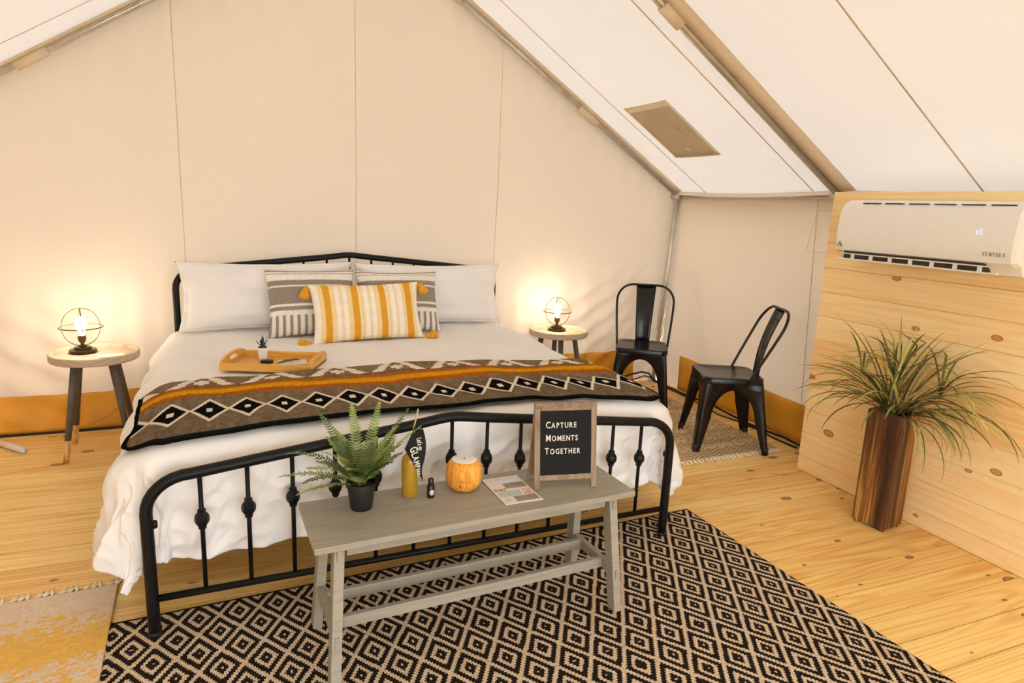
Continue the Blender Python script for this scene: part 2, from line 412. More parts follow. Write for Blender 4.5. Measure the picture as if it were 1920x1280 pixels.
# floor: joists sheet plus boards
fl = obj('floor', box(-2.56, 2.6, YF - 0.05, 2.46, -0.12, -0.034), M['dark_gap'], None, False); struct(fl, 'yellow pine board floor running across the tent')
bw = 0.1405; brd = mesh_np('plank', *box(-2.56, 2.6, 0.002, bw - 0.002, -0.034, 0.0), smooth=False); brd.materials.append(M['floor_wood'])
yy = 2.46 - bw; k = 0
y_first = 0.131 - bw * 31
for i in range(49):
    y = y_first + bw * i
    if y + bw > 2.47 or y < YF - 0.06: continue
    p = link('plank', brd, None, fl); p.location = (0, y, RNG.uniform(-0.0012, 0.0))

# back wall
nx, nz = 260, 120
xs = np.linspace(-2.46, 2.56, nx); ts = np.linspace(0, 1, nz)
X = np.repeat(xs[:, None], nz, 1)
Zt = np.array([min(roof_z(x), roof_z(2.45) if x > 2.45 else 9) for x in xs]); Z = Zt[:, None] * ts[None, :] + 0.0
X = np.where(X > 2.3, np.minimum(X, right_x(Z)), X)
W = 0.006 * vnoise(X * 1.3, Z * 0.8, 1) + 0.0025 * vnoise(X * 5, Z * 1.2, 2)
mr = smooth01((X - 1.2) / 0.7) * smooth01((1.25 - Z) / 0.7); W += 0.015 * mr * np.sin((X * 1.0 - Z * 1.25) * 30 + 2 * vnoise(X * 2, Z * 2, 5))
ml = smooth01((-1.25 - X) / 0.5) * smooth01((1.0 - Z) / 0.7); W += 0.016 * ml * np.sin((X * 0.9 + Z * 1.5) * 22 + 2 * vnoise(X * 2, Z * 2, 6))
mv = smooth01((1.2 - Z) / 0.8) * smooth01((np.abs(X) - 1.05) / 0.25); W += 0.009 * mv * np.sin(X * 31 + 1.5 * vnoise(X * 2, Z, 8))
me_ = smooth01((Z - Zt[:, None] + 0.45) / 0.4); W += 0.006 * me_ * np.sin(X * 38)
Y = back_y(X, Z) + W * smooth01(Z / 0.1)
wb = grid_obj('wall_back', X, Y, Z, M['wall_canvas']); struct(wb, 'cream canvas gable wall behind the bed')
def wall_pt(x, z, off):
    i = int(np.clip(np.searchsorted(xs, x), 1, nx - 1)); t = z / Zt[i]; j = int(np.clip(t * (nz - 1), 0, nz - 2)); u = t * (nz - 1) - j
    return float(Y[i, j] * (1 - u) + Y[i, j + 1] * u) - off
def strip(name, pts_a, pts_b, mat, parent, solid=0.002):
    V = list(pts_a) + list(pts_b); n = len(pts_a)
    return obj(name, (V, [(i, i + 1, n + i + 1, n + i) for i in range(n - 1)]), mat, parent, True, solid=solid)
for sx in (-0.995, 0.008, 0.975):
    zs = np.linspace(0.25, roof_z(sx) - 0.01, 60)
    strip('seam', [(sx - 0.0015, wall_pt(sx - 0.0015, z, 0.002), z) for z in zs], [(sx + 0.0015, wall_pt(sx + 0.0015, z, 0.002), z) for z in zs], M['seam'], wb, 0.001)
# tan skirt on the back wall
sxs = np.linspace(-2.44, 2.28, 160)
def sk_top(x): return 0.228 + 0.05 * (x + 1.4) / 3.4 + 0.004 * math.sin(x * 5)
rows = []
for t in np.linspace(0, 1, 10):
    rows.append([(x, min(wall_pt(x, 0.008 + t * (sk_top(x) - 0.008), 0.0), float(back_y(x, 0.1))) - 0.014 - 0.030 * (1 - t) + 0.004 * float(vnoise(x * 5, t * 2.5, 3)), 0.008 + t * (sk_top(x) - 0.008)) for x in sxs])
A = np.array(rows); o = grid_obj('mud_skirt', A[:, :, 0].T, A[:, :, 1].T, A[:, :, 2].T, M['skirt'], wb); o['label'] = 'tan vinyl skirt along the foot of the canvas'
m_ = o.modifiers.new('solid', 'SOLIDIFY'); m_.thickness = 0.004
base_strip = obj('gap_shade_1', tube([(x, float(back_y(x, 0.0)) - 0.052, 0.006) for x in np.linspace(-2.4, 2.3, 40)], 0.007, 6), M['cable'], None); struct(base_strip, 'black strip added for the gap shadow along the foot of the back wall')  # added strip, draws the dark shadow line of the gap between skirt and floor

# right wall (canvas)
ys = np.linspace(2.36, YF, 260); ts = np.linspace(0, 1, 40)
Yr = np.repeat(ys[:, None], 40, 1); Zr = np.repeat((ts * 1.55)[None, :], 260, 0); Xr = right_x(Zr) + 0.005 * vnoise(Yr * 2.2, Zr * 1.2, 11) + 0.003 * np.sin(Yr * 14 + 2 * vnoise(Yr, Zr * 2, 12))
wr = grid_obj('wall_right', Xr, Yr, Zr, M['wall_canvas'], flip=True); struct(wr, 'cream canvas side wall behind the black chairs')
zz = np.linspace(0.26, 1.5, 20)
for sy in (0.80, -0.17): strip('seam', [(float(right_x(z)) - 0.010, sy - 0.002, z) for z in zz], [(float(right_x(z)) - 0.010, sy + 0.002, z) for z in zz], M['seam'], wr, 0.001)
ysk = np.linspace(2.04, YF, 120); rows = []
for t in np.linspace(0, 1, 8):
    rows.append([(float(right_x(0.28 * t)) - 0.022 - 0.016 * (1 - t) + 0.003 * float(vnoise(y * 5, t * 2, 13)), y, 0.008 + t * (0.28 - 0.03 * max(0, (1.9 - y) / 1.3) * (y > 0.3) - 0.008)) for y in ysk])
A = np.array(rows); o = grid_obj('mud_skirt', A[:, :, 0].T, A[:, :, 1].T, A[:, :, 2].T, M['skirt'], wr); m_ = o.modifiers.new('solid', 'SOLIDIFY'); m_.thickness = 0.004
# stitched square window flap on the right wall
for a_, b_ in (((0.62, 1.20), (0.86, 1.20)), ((0.86, 1.20), (0.80, 1.44)), ((0.80, 1.44), (0.55, 1.44))):
    obj('seam', tube([(float(right_x(a_[1])) - 0.010, a_[0], a_[1]), (float(right_x(b_[1])) - 0.010, b_[0], b_[1])], 0.0012, 5), M['flap_canvas'], wr)

# left and front walls (behind / beside the camera), door opening in front
xl = -2.48
Yl = np.repeat(np.linspace(2.2, YF, 80)[:, None], 20, 1); Zl = np.repeat((np.linspace(0, 1, 20) * 1.56)[None, :], 80, 0); Xl = xl - 0.06 * (1 - Zl / 1.56) + 0.005 * vnoise(Yl * 2, Zl, 21)
wl = grid_obj('wall_left', Xl, Yl, Zl, M['wall_canvas']); struct(wl, 'cream canvas side wall on the left')
V = [(-2.5, YF, 0), (-1.5, YF, 0), (-1.5, YF, 1.9), (1.5, YF, 1.9), (1.5, YF, 0), (2.5, YF, 0), (2.46, YF, 1.55), (XK, YF, ZK), (-2.48, YF, 1.55)]
wf = obj('wall_front', (V, [(0, 1, 2, 8), (2, 3, 7), (2, 7, 8), (3, 4, 5, 6), (3, 6, 7)]), M['wall_canvas'], None, False); struct(wf, 'cream canvas entrance wall with an open doorway')

# roof canvas, two slopes, in one ceiling
def roof_grid(side, name):
    u = np.linspace(0, 1, 60); v = np.linspace(2.26, YF - 0.15, 220)
    U, Vv = np.meshgrid(u, v, indexing='ij')
    x_e = XE + 0.14 if side > 0 else 2 * XK - XE - 0.14
    Xx = XK + (x_e - XK) * U; Zz = ZK - (ZK - ZE) / (XE - XK) * np.abs(Xx - XK)
    bay = np.abs(np.sin(PI * (Vv - 0.62) / 1.53)); sag = 0.022 * bay * smooth01(U * 1.6)
    Zz = Zz - sag + 0.003 * vnoise(Xx * 3, Vv * 3, 31)
    return grid_obj(name, Xx, Vv, Zz, M['roof_canvas'], flip=side > 0)
ce = roof_grid(1, 'ceiling'); struct(ce, 'pale sloping canvas roof')
cl = roof_grid(-1, 'roof_slope'); cl.parent = ce
def roof_pt(x, y, off):
    u = abs(x - XK) / (XE + 0.14 - XK); sag = 0.022 * abs(math.sin(PI * (y - 0.62) / 1.53)) * float(smooth01(u * 1.6))
    n = Vector(((ZK - ZE) / (XE - XK) * (1 if x > XK else -1), 0, 1)).normalized()
    p = Vector((x, y, roof_z(x) - sag)) - n * off; return tuple(p)
for sy in (1.80, 0.825, -0.15, -1.12):
    for sd in (1, -1):
        xx = np.linspace(XK + 0.02 * sd, XK + sd * 2.45, 50)
        strip('seam', [roof_pt(x, sy - 0.004, 0.004) for x in xx], [roof_pt(x, sy + 0.004, 0.004) for x in xx], M['seam'], ce, 0.001)
# canvas sleeve strips beside the rafters, scalloped valance under the right eave
for fy, w in ((0.52, 0.10), (-0.98, 0.10)):
    for sd in (1, -1):
        xx = np.linspace(XK + 0.02 * sd, XK + sd * 2.44, 40)
        strip('rafter_sleeve', [roof_pt(x, fy, 0.012) for x in xx], [roof_pt(x, fy + w, 0.030) for x in xx], M['flap_canvas'], ce, 0.002)
for sd in (1, -1):
    xx = np.linspace(XK + 0.02 * sd, XK + sd * 2.44, 40)
    strip('rafter_sleeve', [roof_pt(x, 2.07, 0.010) for x in xx], [roof_pt(x, 2.12, 0.02) for x in xx], M['flap_canvas'], ce, 0.002)
yv = np.linspace(2.14, YF, 90)
strip('eave_valance', [(2.425, y, 1.553 - 0.018 * abs(math.sin(PI * (y - 0.62) / 1.53))) for y in yv], [(2.405, y, 1.530 - 0.02 * abs(math.sin(PI * (y - 0.62) / 1.53))) for y in yv], M['flap_canvas'], ce, 0.003)

# tent frame of steel poles
tf = thing('tent_frame', 'galvanised steel tube frame holding up the canvas tent', 'tent frame')
for fy, rr in ((2.14, 0.017), (0.635, 0.021), (-0.90, 0.021), (-3.8, 0.018)):
    for sd in (1, -1):
        x_e = 2.425 if sd > 0 else 2 * XK - 2.425
        a = (x_e, fy, 1.528); b = (XK, fy, 3.083)
        obj('rafter', tube([a, b], rr, 12), M['pole'], tf)
        cs = [(0.30, 0.36), (0.72, 0.77)] if fy > 1 else [(0.47, 0.515)]
        for c0, c1 in cs:
            p = [Vector(a).lerp(Vector(b), t) for t in (c0, c1)]; obj('canvas_tie', tube(p, rr + 0.012, 10), M['flap_canvas'], tf)
        if fy < 2:
            obj('upright', tube([(x_e + 0.03 * sd, fy, 0), (x_e, fy, 1.528)], 0.017, 10), M['pole'], tf)
obj('upright', tube([(2.485, 2.325, 0), (2.455, 2.22, 0.85), (2.425, 2.13, 1.528)], 0.017, 12), M['pole'], tf)
obj('upright_sleeve', tube([(2.473, 2.283, 0.45), (2.456, 2.222, 0.86)], 0.0205, 12), M['pole'], tf)
obj('foot_plate', lathe([(0.0, 0.0), (0.045, 0.0), (0.045, 0.006), (0.022, 0.008), (0.022, 0.03), (0.0, 0.03)], 16, 2.485, 2.325), M['pole'], tf)
obj('upright', tube([(-2.49, 2.16, 0), (-2.46, 2.13, 1.528)], 0.017, 12), M['pole'], tf)
for sd in (1, -1):
    x_e = 2.425 if sd > 0 else 2 * XK - 2.425
    obj('eave_pole', tube([(x_e, 2.14, 1.515), (x_e, YF + 0.1, 1.515)], 0.014, 12), M['pole'], tf)
    for fy in (2.14, 0.635):
        obj('corner_joint', tube([(x_e, fy - 0.05, 1.519), (x_e, fy + 0.05, 1.519)], 0.024, 12), M['pole'], tf)
obj('ridge_pole', tube([(XK, 2.14, 3.083), (XK, YF + 0.1, 3.083)], 0.018, 12), M['pole'], tf)

# stove patch on the right slope
sp = thing('roof_patch', 'grey tan square cloth patch sewn into the sloping roof', 'patch')
def roof_quad(x0, x1, y0, y1, off, n=10):
    V, F = [], []
    for i in range(n + 1):
        for j in range(n + 1): V.append(roof_pt(x0 + (x1 - x0) * i / n, y0 + (y1 - y0) * j / n, off))
    for i in range(n):
        for j in range(n): a = i * (n + 1) + j; F.append((a, a + 1, a + n + 2, a + n + 1))
    return V, F
obj('border', roof_quad(1.645, 2.085, 1.25, 1.71, 0.006), M['flap_canvas'], sp, solid=0.002)
obj('cloth', roof_quad(1.685, 2.07, 1.275, 1.685, 0.010), M['patch'], sp, solid=0.002)
obj('tag', roof_quad(2.0, 2.025, 1.46, 1.50, 0.013, 2), M['label_white'], sp, solid=0.001)
ring = [roof_pt(1.89 + 0.09 * math.cos(a), 1.48 + 0.11 * math.sin(a), 0.012) for a in np.linspace(0, 2 * PI, 30)[:-1]]
obj('stitched_ring', tube(ring, 0.0018, 5, closed=True), M['seam'], sp)

# boarded panel wall
XP, YP, YPE = 2.196, 0.462, -1.9
pw = obj('wall_panel', box(XP + 0.020, XP + 0.09, YPE, YP - 0.01, 0.0, 1.515), M['panel_wood'], None, False); struct(pw, 'horizontal pine board partition on the right')
zl = [0.0, 0.083, 0.222, 0.358, 0.489, 0.618, 0.750, 0.883, 1.013, 1.14, 1.272, 1.404, 1.532]
for a, b in zip(zl[:-1], zl[1:]):
    me = mesh_np('plank', *box(0, 0.02, YPE, YP, 0.0004, b - a - 0.0004), smooth=False); me.materials.append(M['panel_wood'])
    p = link('plank', me, None, pw); p.location = (XP, 0, a)
    m_ = p.modifiers.new('bevel', 'BEVEL'); m_.width = 0.003; m_.segments = 1

# ------------------------------------------------------------------ bed
TH = 0.0296
bedM = Matrix.Rotation(TH, 4, 'Z')
def bedpt(x, y, z): return tuple(bedM @ Vector((x, y, z)))
HW, LY = 0.98, 2.042
bed = thing('bed_frame', 'black metal bed frame with peaked spindled headboard and footboard', 'bed', (0, 0, 0), TH)
def rail_z(x, peak, side): return peak - (peak - side) * abs(x) / HW
def make_board(name, y, peak, side, low, with_knob):
    rc = 0.13
    zb = 0.008 if with_knob else 0.0
    P = [(-HW, y, zb), (-HW, y, 0.10), (-HW, y, 0.3)]
    zc = rail_z(HW - rc, peak, side)
    for k in range(9):
        a = k / 8 * PI / 2; P.append((-HW + rc * (1 - math.cos(a)), y, zc - rc + 0.014 + (rc - 0.014) * math.sin(a) + 0.0))
    P += [(x, y, rail_z(x, peak, side)) for x in (-0.7, -0.4, -0.15)] + [(-0.03, y, rail_z(0.03, peak, side) + 0.002), (0, y, peak)]
    P = P + [(-p[0], p[1], p[2]) for p in P[-2::-1]]
    part = obj(name, tube(P, 0.0185, 14), M['black'], bed)
    obj('lower_rail', tube([(-HW, y, low), (HW, y, low)], 0.0115, 12), M['black'], part)
    for k in range(-6, 7):
        x = k * 0.1378; zt = rail_z(x, peak, side); zk = (0.4823 - 0.1214 * abs(x)) if with_knob else low + (zt - low) * 0.62
        obj('spindle', tube([(x, y, low), (x, y, zt - 0.01)], 0.0072, 8), M['black'], part)
        pr = [(0.0075, -0.034), (0.0125, -0.032), (0.0125, -0.024), (0.0205, -0.013), (0.0225, -0.005), (0.0225, 0.005), (0.0205, 0.013), (0.0125, 0.024), (0.0125, 0.032), (0.0075, 0.034)]
        obj('collar', lathe([(r, z + zk) for r, z in pr], 8, x, y), M['black'], part, smooth=False)
    for s in (-1, 1):
        obj('foot_cap', lathe([(0.017, zb - 0.0004), (0.0205, zb + 0.001), (0.0205, 0.02), (0.0188, 0.022), (0.0, 0.022)], 14, s * HW, y), M['cable'], part)
    return part
make_board('footboard', 0.0, 0.6415, 0.5218, 0.1325, True)
make_board('headboard', LY, 1.050, 0.954, 0.30, False)
for s in (-1, 1):
    obj('side_rail', box(s * 0.955 - 0.012, s * 0.955 + 0.012, 0.16, LY - 0.015, 0.275, 0.31), M['black'], bed, False)
    obj('post_latch', lathe([(0.0, 0.372), (0.008, 0.374), (0.009, 0.385), (0.008, 0.396), (0.0, 0.398)], 10, s * (HW - 0.021), 0.0), M['black'], bed)
obj('center_rail', box(-0.015, 0.015, 0.3, LY - 0.02, 0.265, 0.297), M['black'], bed, False)
for yy in (0.42, 1.05, 1.7):
    obj('slat', box(-0.95, 0.95, yy - 0.03, yy + 0.03, 0.297, 0.309), M['black'], bed, False)
    obj('support_leg', tube([(0.0, yy, 0.0), (0.0, yy, 0.27)], 0.014, 10), M['black'], bed)

mt = obj('mattress', prism(rrect(1.86, 1.84, 0.06), 0.311, 0.50), M['linen'], None, False, bevel=0.03); mt.location = bedpt(0, 1.07, 0); mt.rotation_euler = (0, 0, TH)
tag(mt, 'white mattress hidden beneath the puffy duvet', 'mattress')

MX, MY, ZT = 0.925, 0.172, 0.598
def top_z(x, y):
    return ZT + 0.018 * smooth01((y - 0.5) / 1.2) + 0.012 * (1 - (x / 1.0) ** 2)
def ridged(x, y, seed):
    return 1 - 2 * np.abs(vnoise(x, y, seed))
def drape(p, q, off=0.0, folds=1.0):
    """cloth coordinates -> bed coordinates"""
    dx = np.sign(p) * np.maximum(np.abs(p) - MX, 0); dy = np.minimum(q - MY, 0)
    De = np.sqrt(dx ** 2 + dy ** 2) + 1e-9; D = (np.abs(dx) ** 5 + np.abs(dy) ** 5) ** (1 / 5) + 1e-9
    nxn, nyn = dx / De, dy / De
    side = np.abs(nxn); RB = 0.095 + 0.075 * side ** 2
    arc = RB * PI / 2; th = np.minimum(D, arc) / RB; ext = np.maximum(D - arc, 0)
    R = RB + off
    out = R * np.sin(th) + 0.055 * side ** 2 * smooth01(ext / 0.22)
    drop = RB - R * np.cos(th) + ext * 0.98
    hang = smooth01((D - 0.04) / 0.2)
    fold = 0.022 * np.sin(q * 17 + 1.3 * np.sin(q * 5) + 3 * p) * side ** 2 + 0.009 * np.sin(p * 29 + 2 * np.sin(p * 7)) * np.abs(nyn) \
        + 0.012 * vnoise(p * 6, q * 6, 41) + (0.006 + 0.010 * np.abs(nyn)) * ridged(p * 8 + q * 9, q * 12 - p * 6, 42) + (0.003 + 0.006 * np.abs(nyn)) * ridged(p * 20 - q * 9, q * 16, 47)
    out = out + folds * hang * fold
    bx = np.clip(p, -MX, MX); by = np.maximum(q, MY)
    x = bx + nxn * out; y = by + nyn * out
    puff = 0.011 * vnoise(p * 2.6, q * 2.4, 43) + 0.005 * vnoise(p * 8, q * 7, 44) + 0.0025 * ridged(p * 5 + q * 3, q * 6, 48) * folds
    z = top_z(bx, by) - drop + puff * (1 - hang * 0.6)
    ymin = 0.034 + off
    y = np.where(y < ymin + 0.02, ymin + 0.02 * np.exp((y - ymin - 0.02) / 0.02), y)
    return x, y, z

p = np.linspace(-MX - 0.50, MX + 0.50, 400); q = np.linspace(MY - 0.44, 1.985, 320)
P_, Q_ = np.meshgrid(p, q, indexing='ij')
hemv = 1 + 0.05 * vnoise(P_ * 5, Q_ * 5, 46)
ex = np.maximum(np.abs(P_) - MX, 0); ey = np.maximum(MY - Q_, 0)
Pd = np.sign(P_) * (np.minimum(np.abs(P_), MX) + ex * hemv); Qd = np.where(Q_ < MY, MY - ey * hemv, Q_)
X, Y, Z = drape(Pd, Qd)
dv = grid_obj('duvet', X, Y, Z, M['linen']); dv.rotation_euler = (0, 0, TH)
m_ = dv.modifiers.new('solid', 'SOLIDIFY'); m_.thickness = 0.016; m_.offset = -1
tag(dv, 'puffy white duvet draped over the bed', 'duvet')

def bed_z(x, y):
    a, b, c = drape(np.array([x]), np.array([y])); return float(c[0])

# blanket
NU, NV = 560, 170
u = np.linspace(0, 1, NU); v = np.linspace(0, 1, NV); U, Vv = np.meshgrid(u, v, indexing='ij')
PL, PR = -1.045, 1.03
pp = PL + (PR - PL) * U
q0 = 0.155 - 0.055 * (pp / 1.0) ** 2 + 0.01 * np.sin(pp * 4); q1 = 0.80 - 0.03 * pp ** 2 + 0.012 * np.sin(pp * 5 + 1)
# rounded corners
cr = 0.075
du = np.minimum(U, 1 - U) * (PR - PL); shrink = np.where(du < cr, cr - np.sqrt(np.maximum(cr ** 2 - (cr - du) ** 2, 0)), 0)
qq = (q0 + shrink) + (q1 - q0 - 2 * shrink) * Vv
X, Y, Z = drape(pp, qq, 0.014, 0.8)
Z = Z + 0.014 + 0.004 * vnoise(pp * 4, qq * 9, 51)
def blanket_col(p, v, U):
    C = np.zeros(p.shape + (3,)); n1 = vnoise(p * 160, v * 110, 61); n2 = vnoise(p * 60, v * 4, 62); n3 = vnoise(p * 8, v * 60, 64)
    base = np.array([0.165, 0.115, 0.068]); C[:] = base
    C *= (1 + 0.32 * n1 + 0.16 * n2 + 0.12 * n3)[..., None]
    tint = smooth01((v - 0.36) / 0.15)[..., None]; C = C * (1 - tint) + C * np.array([1.22, 1.2, 1.12]) * tint
    # orange bands
    w = 0.02 * vnoise(p * 9, v * 3, 63) + 0.012 * n1
    def band(a, b, col, soft=0.02):
        nonlocal C
        f = smooth01((v + w - a) / soft) * smooth01((b - v - w) / soft); C = C * (1 - f[..., None]) + np.array(col) * (1 + 0.22 * n1)[..., None] * f[..., None]
    band(0.545, 0.80, (0.40, 0.095, 0.008), 0.05); band(0.615, 0.745, (0.62, 0.29, 0.012), 0.04); band(0.785, 0.81, (0.10, 0.04, 0.015), 0.015)
    # white stepped figures near the back
    per = 0.27; s = np.abs((((p + 0.02) / per) % 1) - 0.5) * 2; vs = np.floor((v - 0.80) / 0.02) * 0.02 + 0.80
    ss = np.floor(s * 14) / 14; t = (vs - 0.81) / 0.19
    wht = np.array([0.74, 0.64, 0.51])
    mk = (v > 0.81) & (np.abs(ss - (0.25 + 0.55 * t)) < 0.17 - 0.03 * t)
    mk |= (v > 0.825) & (v < 0.94) & (ss > 0.84 - 0.12 * np.cos((vs - 0.88) * 45))
    C[mk] = wht
    # chain of black diamonds outlined in white
    per = 0.1255; s = np.abs((((p - 0.02) / per) % 1) - 0.5) * 2      # 0 centre of cell .. 1 edge
    vc, hh = 0.300, 0.168
    dd = s + np.abs(v - vc) / hh
    C[dd < 1.0] = wht; C[dd < 0.85] = (0.008, 0.007, 0.007)
    thin = (np.abs(dd - 1.0) < 0.08); C[thin] = wht
    C[(s < 0.16) & (np.abs(v - vc) < 0.028)] = wht
    return np.clip(C, 0.004, 1)
C = blanket_col(pp, Vv, U)
edge = (Vv < 0.026) | (du < 0.014) | (Vv > 0.985)
C[edge & (Vv < 0.97)] = (0.010, 0.009, 0.008)
bl = grid_obj('throw_blanket', X, Y, Z, M['wool_v'], None, C); bl.rotation_euler = (0, 0, TH)
m_ = bl.modifiers.new('solid', 'SOLIDIFY'); m_.thickness = 0.008; m_.offset = -1
tag(bl, 'brown wool throw with black diamonds and orange stripes across the bed foot', 'blanket')
ring = [(float(X[i, 0]), float(Y[i, 0]), float(Z[i, 0])) for i in range(0, NU, 4)]
sideL = [(float(X[0, j]), float(Y[0, j]), float(Z[0, j])) for j in range(NV - 1, 0, -6)]; sideR = [(float(X[-1, j]), float(Y[-1, j]), float(Z[-1, j])) for j in range(0, NV, 6)]
obj('binding', tube(sideL + ring + sideR, 0.0052, 6), M['wool_black'], bl)

# pillows ------------------------------------------------------------
def pillow(name, w, h, t, mat, loc, lean, rotz=0.0, roll=0.0, colfn=None, n=90, parent_rot=TH, flange=0.0, seed=0, lump=0.004):
    u = np.linspace(-1, 1, n); U, V = np.meshgrid(u, u, indexing='ij')
    def side(sg):
        fl = flange
        a = np.clip(np.abs(U) / (1 - fl), 0, 1); b = np.clip(np.abs(V) / (1 - fl), 0, 1)
        th = ((1 - a ** 2.6) * (1 - b ** 2.6)) ** 0.55
        pin = 1 - 0.075 * (1 - V ** 2) * (np.abs(U) ** 4); pin2 = 1 - 0.085 * (1 - U ** 2) * (np.abs(V) ** 4)
        x = U * w / 2 * pin; z = V * h / 2 * pin2
        y = sg * (t / 2 * th + 0.0015 * (np.maximum(np.abs(U), np.abs(V)) < 0.999)) + lump * th ** 0.3 * vnoise(U * 4 + sg * 9, V * 4, seed) * (1 if sg < 0 else 0.6)
        if fl: y = y + 0.010 * np.sin((U * 13 + V * 11)) * (np.maximum(np.abs(U), np.abs(V)) > 1 - fl) * 0.8
        return x, y, z
    xf_, yf_, zf_ = side(-1); xb_, yb_, zb_ = side(1)
    Xx = np.concatenate([xf_, xb_[::-1]], 0); Yy = np.concatenate([yf_, yb_[::-1]], 0); Zz = np.concatenate([zf_, zb_[::-1]], 0)
    Zz = Zz + h / 2
    c = None
    if colfn is not None:
        cf = colfn(U, V); c = np.concatenate([cf, cf[::-1]], 0)
    o = grid_obj(name, Xx, Yy, Zz, mat, None, c)
    bmx = bmesh.new(); bmx.from_mesh(o.data); bmesh.ops.remove_doubles(bmx, verts=[v for v in bmx.verts if v.is_boundary], dist=0.0003)
    bmesh.ops.remove_doubles(bmx, verts=bmx.verts, dist=0.0002)
    bmesh.ops.recalc_face_normals(bmx, faces=bmx.faces); bmx.to_mesh(o.data); bmx.free()
    o.location = bedpt(*loc); o.rotation_euler = (-lean, roll, parent_rot + rotz)
    return o
pwl = pillow('white_pillow', 0.97, 0.398, 0.16, M['linen'], (-0.488, 1.885, bed_z(-0.475, 1.885) - 0.004), 0.16, 0.0, 0.0, flange=0.07, seed=71, lump=0.012)
tag(pwl, 'white king pillow leaning on the headboard at the left side of the bed', 'pillow', 'white king pillows')
pwr = pillow('white_pillow', 0.97, 0.395, 0.16, M['linen'], (0.492, 1.885, bed_z(0.48, 1.885) - 0.004), 0.16, 0.0, 0.0, flange=0.07, seed=72, lump=0.012)
tag(pwr, 'white king pillow leaning on the headboard at the right side of the bed', 'pillow', 'white king pillows')
GREY = np.array([0.30, 0.255, 0.20]); CRM = np.array([0.82, 0.76, 0.67])
def grey_cols(U, V):
    C = np.zeros(U.shape + (3,)); C[:] = CRM
    v = (V + 1) / 2; n1 = vnoise(U * 70, V * 70, 81)
    for a, b in ((0.955, 0.97), (0.90, 0.915), (0.73, 0.80), (0.455, 0.70), (0.36, 0.42)):
        C[(v > a) & (v < b)] = GREY
    uu = (U + 1) / 2
    m = (v < 0.30) & (((uu * 13.0) % 1) < 0.42); C[m] = GREY
    C[(v > 0.955)] *= 0.92
    return np.clip(C * (1 + 0.13 * n1)[..., None], 0, 1)
gp1 = pillow('striped_pillow', 0.50, 0.40, 0.15, M['fabric_v'], (-0.265, 1.66, bed_z(-0.265, 1.66) - 0.004), 0.36, 0.02, 0.0, grey_cols, seed=73)
tag(gp1, 'grey and cream striped square pillow, left of the pair', 'pillow', 'grey striped pillows')
gp2 = pillow('striped_pillow', 0.50, 0.385, 0.15, M['fabric_v'], (0.235, 1.665, bed_z(0.235, 1.665) - 0.004), 0.38, -0.03, 0.0, grey_cols, seed=74)
tag(gp2, 'grey and cream striped square pillow, right of the pair', 'pillow', 'grey striped pillows')
MUS = np.array(lin('e0a030')); PALE = np.array(lin('f2d69c')); CR2 = np.array(lin('f6ecdc'))
def mustard_cols(U, V):
    C = np.zeros(U.shape + (3,)); C[:] = CR2; u = (U + 1) / 2; n1 = vnoise(U * 60, V * 90, 91)
    for k in range(4):
        c = 0.135 + k * 0.245; d = u - c
        C[np.abs(d) < 0.030] = MUS
        m = (np.abs(np.abs(d) - 0.052) < 0.019); C[m] = PALE
        cable = np.abs((u - c - 0.122) - 0.007 * np.sin(V * 60)) < 0.010; C[cable] = PALE * 0.98
    knit = 0.06 * np.sign(np.sin(V * 120)); return np.clip(C * (1 + 0.08 * n1 + knit * 0.5)[..., None], 0, 1)
yp = pillow('lumbar_pillow', 0.63, 0.335, 0.15, M['fabric_v'], (0.015, 1.475, bed_z(0.015, 1.475) - 0.004), 0.36, 0.035, -0.02, mustard_cols, n=120, seed=75)
tag(yp, 'mustard and cream striped lumbar pillow with corner tassels', 'pillow')
for sx, sz in ((-1, 1), (-1, 0), (1, 1), (1, 0)):
    d = Vector((sx * 0.32, 0.0, sz * 0.32 + 0.005))
    dirv = Vector((sx * 0.35, -0.25, -1.0)).normalized() if sz else Vector((sx * 1.0, -0.45, 0.02)).normalized()
    pts = [d + dirv * t for t in (0, 0.010, 0.020, 0.032, 0.05, 0.066, 0.076)]
    obj('tassel', tube(pts, [0.006, 0.017, 0.015, 0.022, 0.027, 0.029, 0.016], 12), M['tassel'], yp)

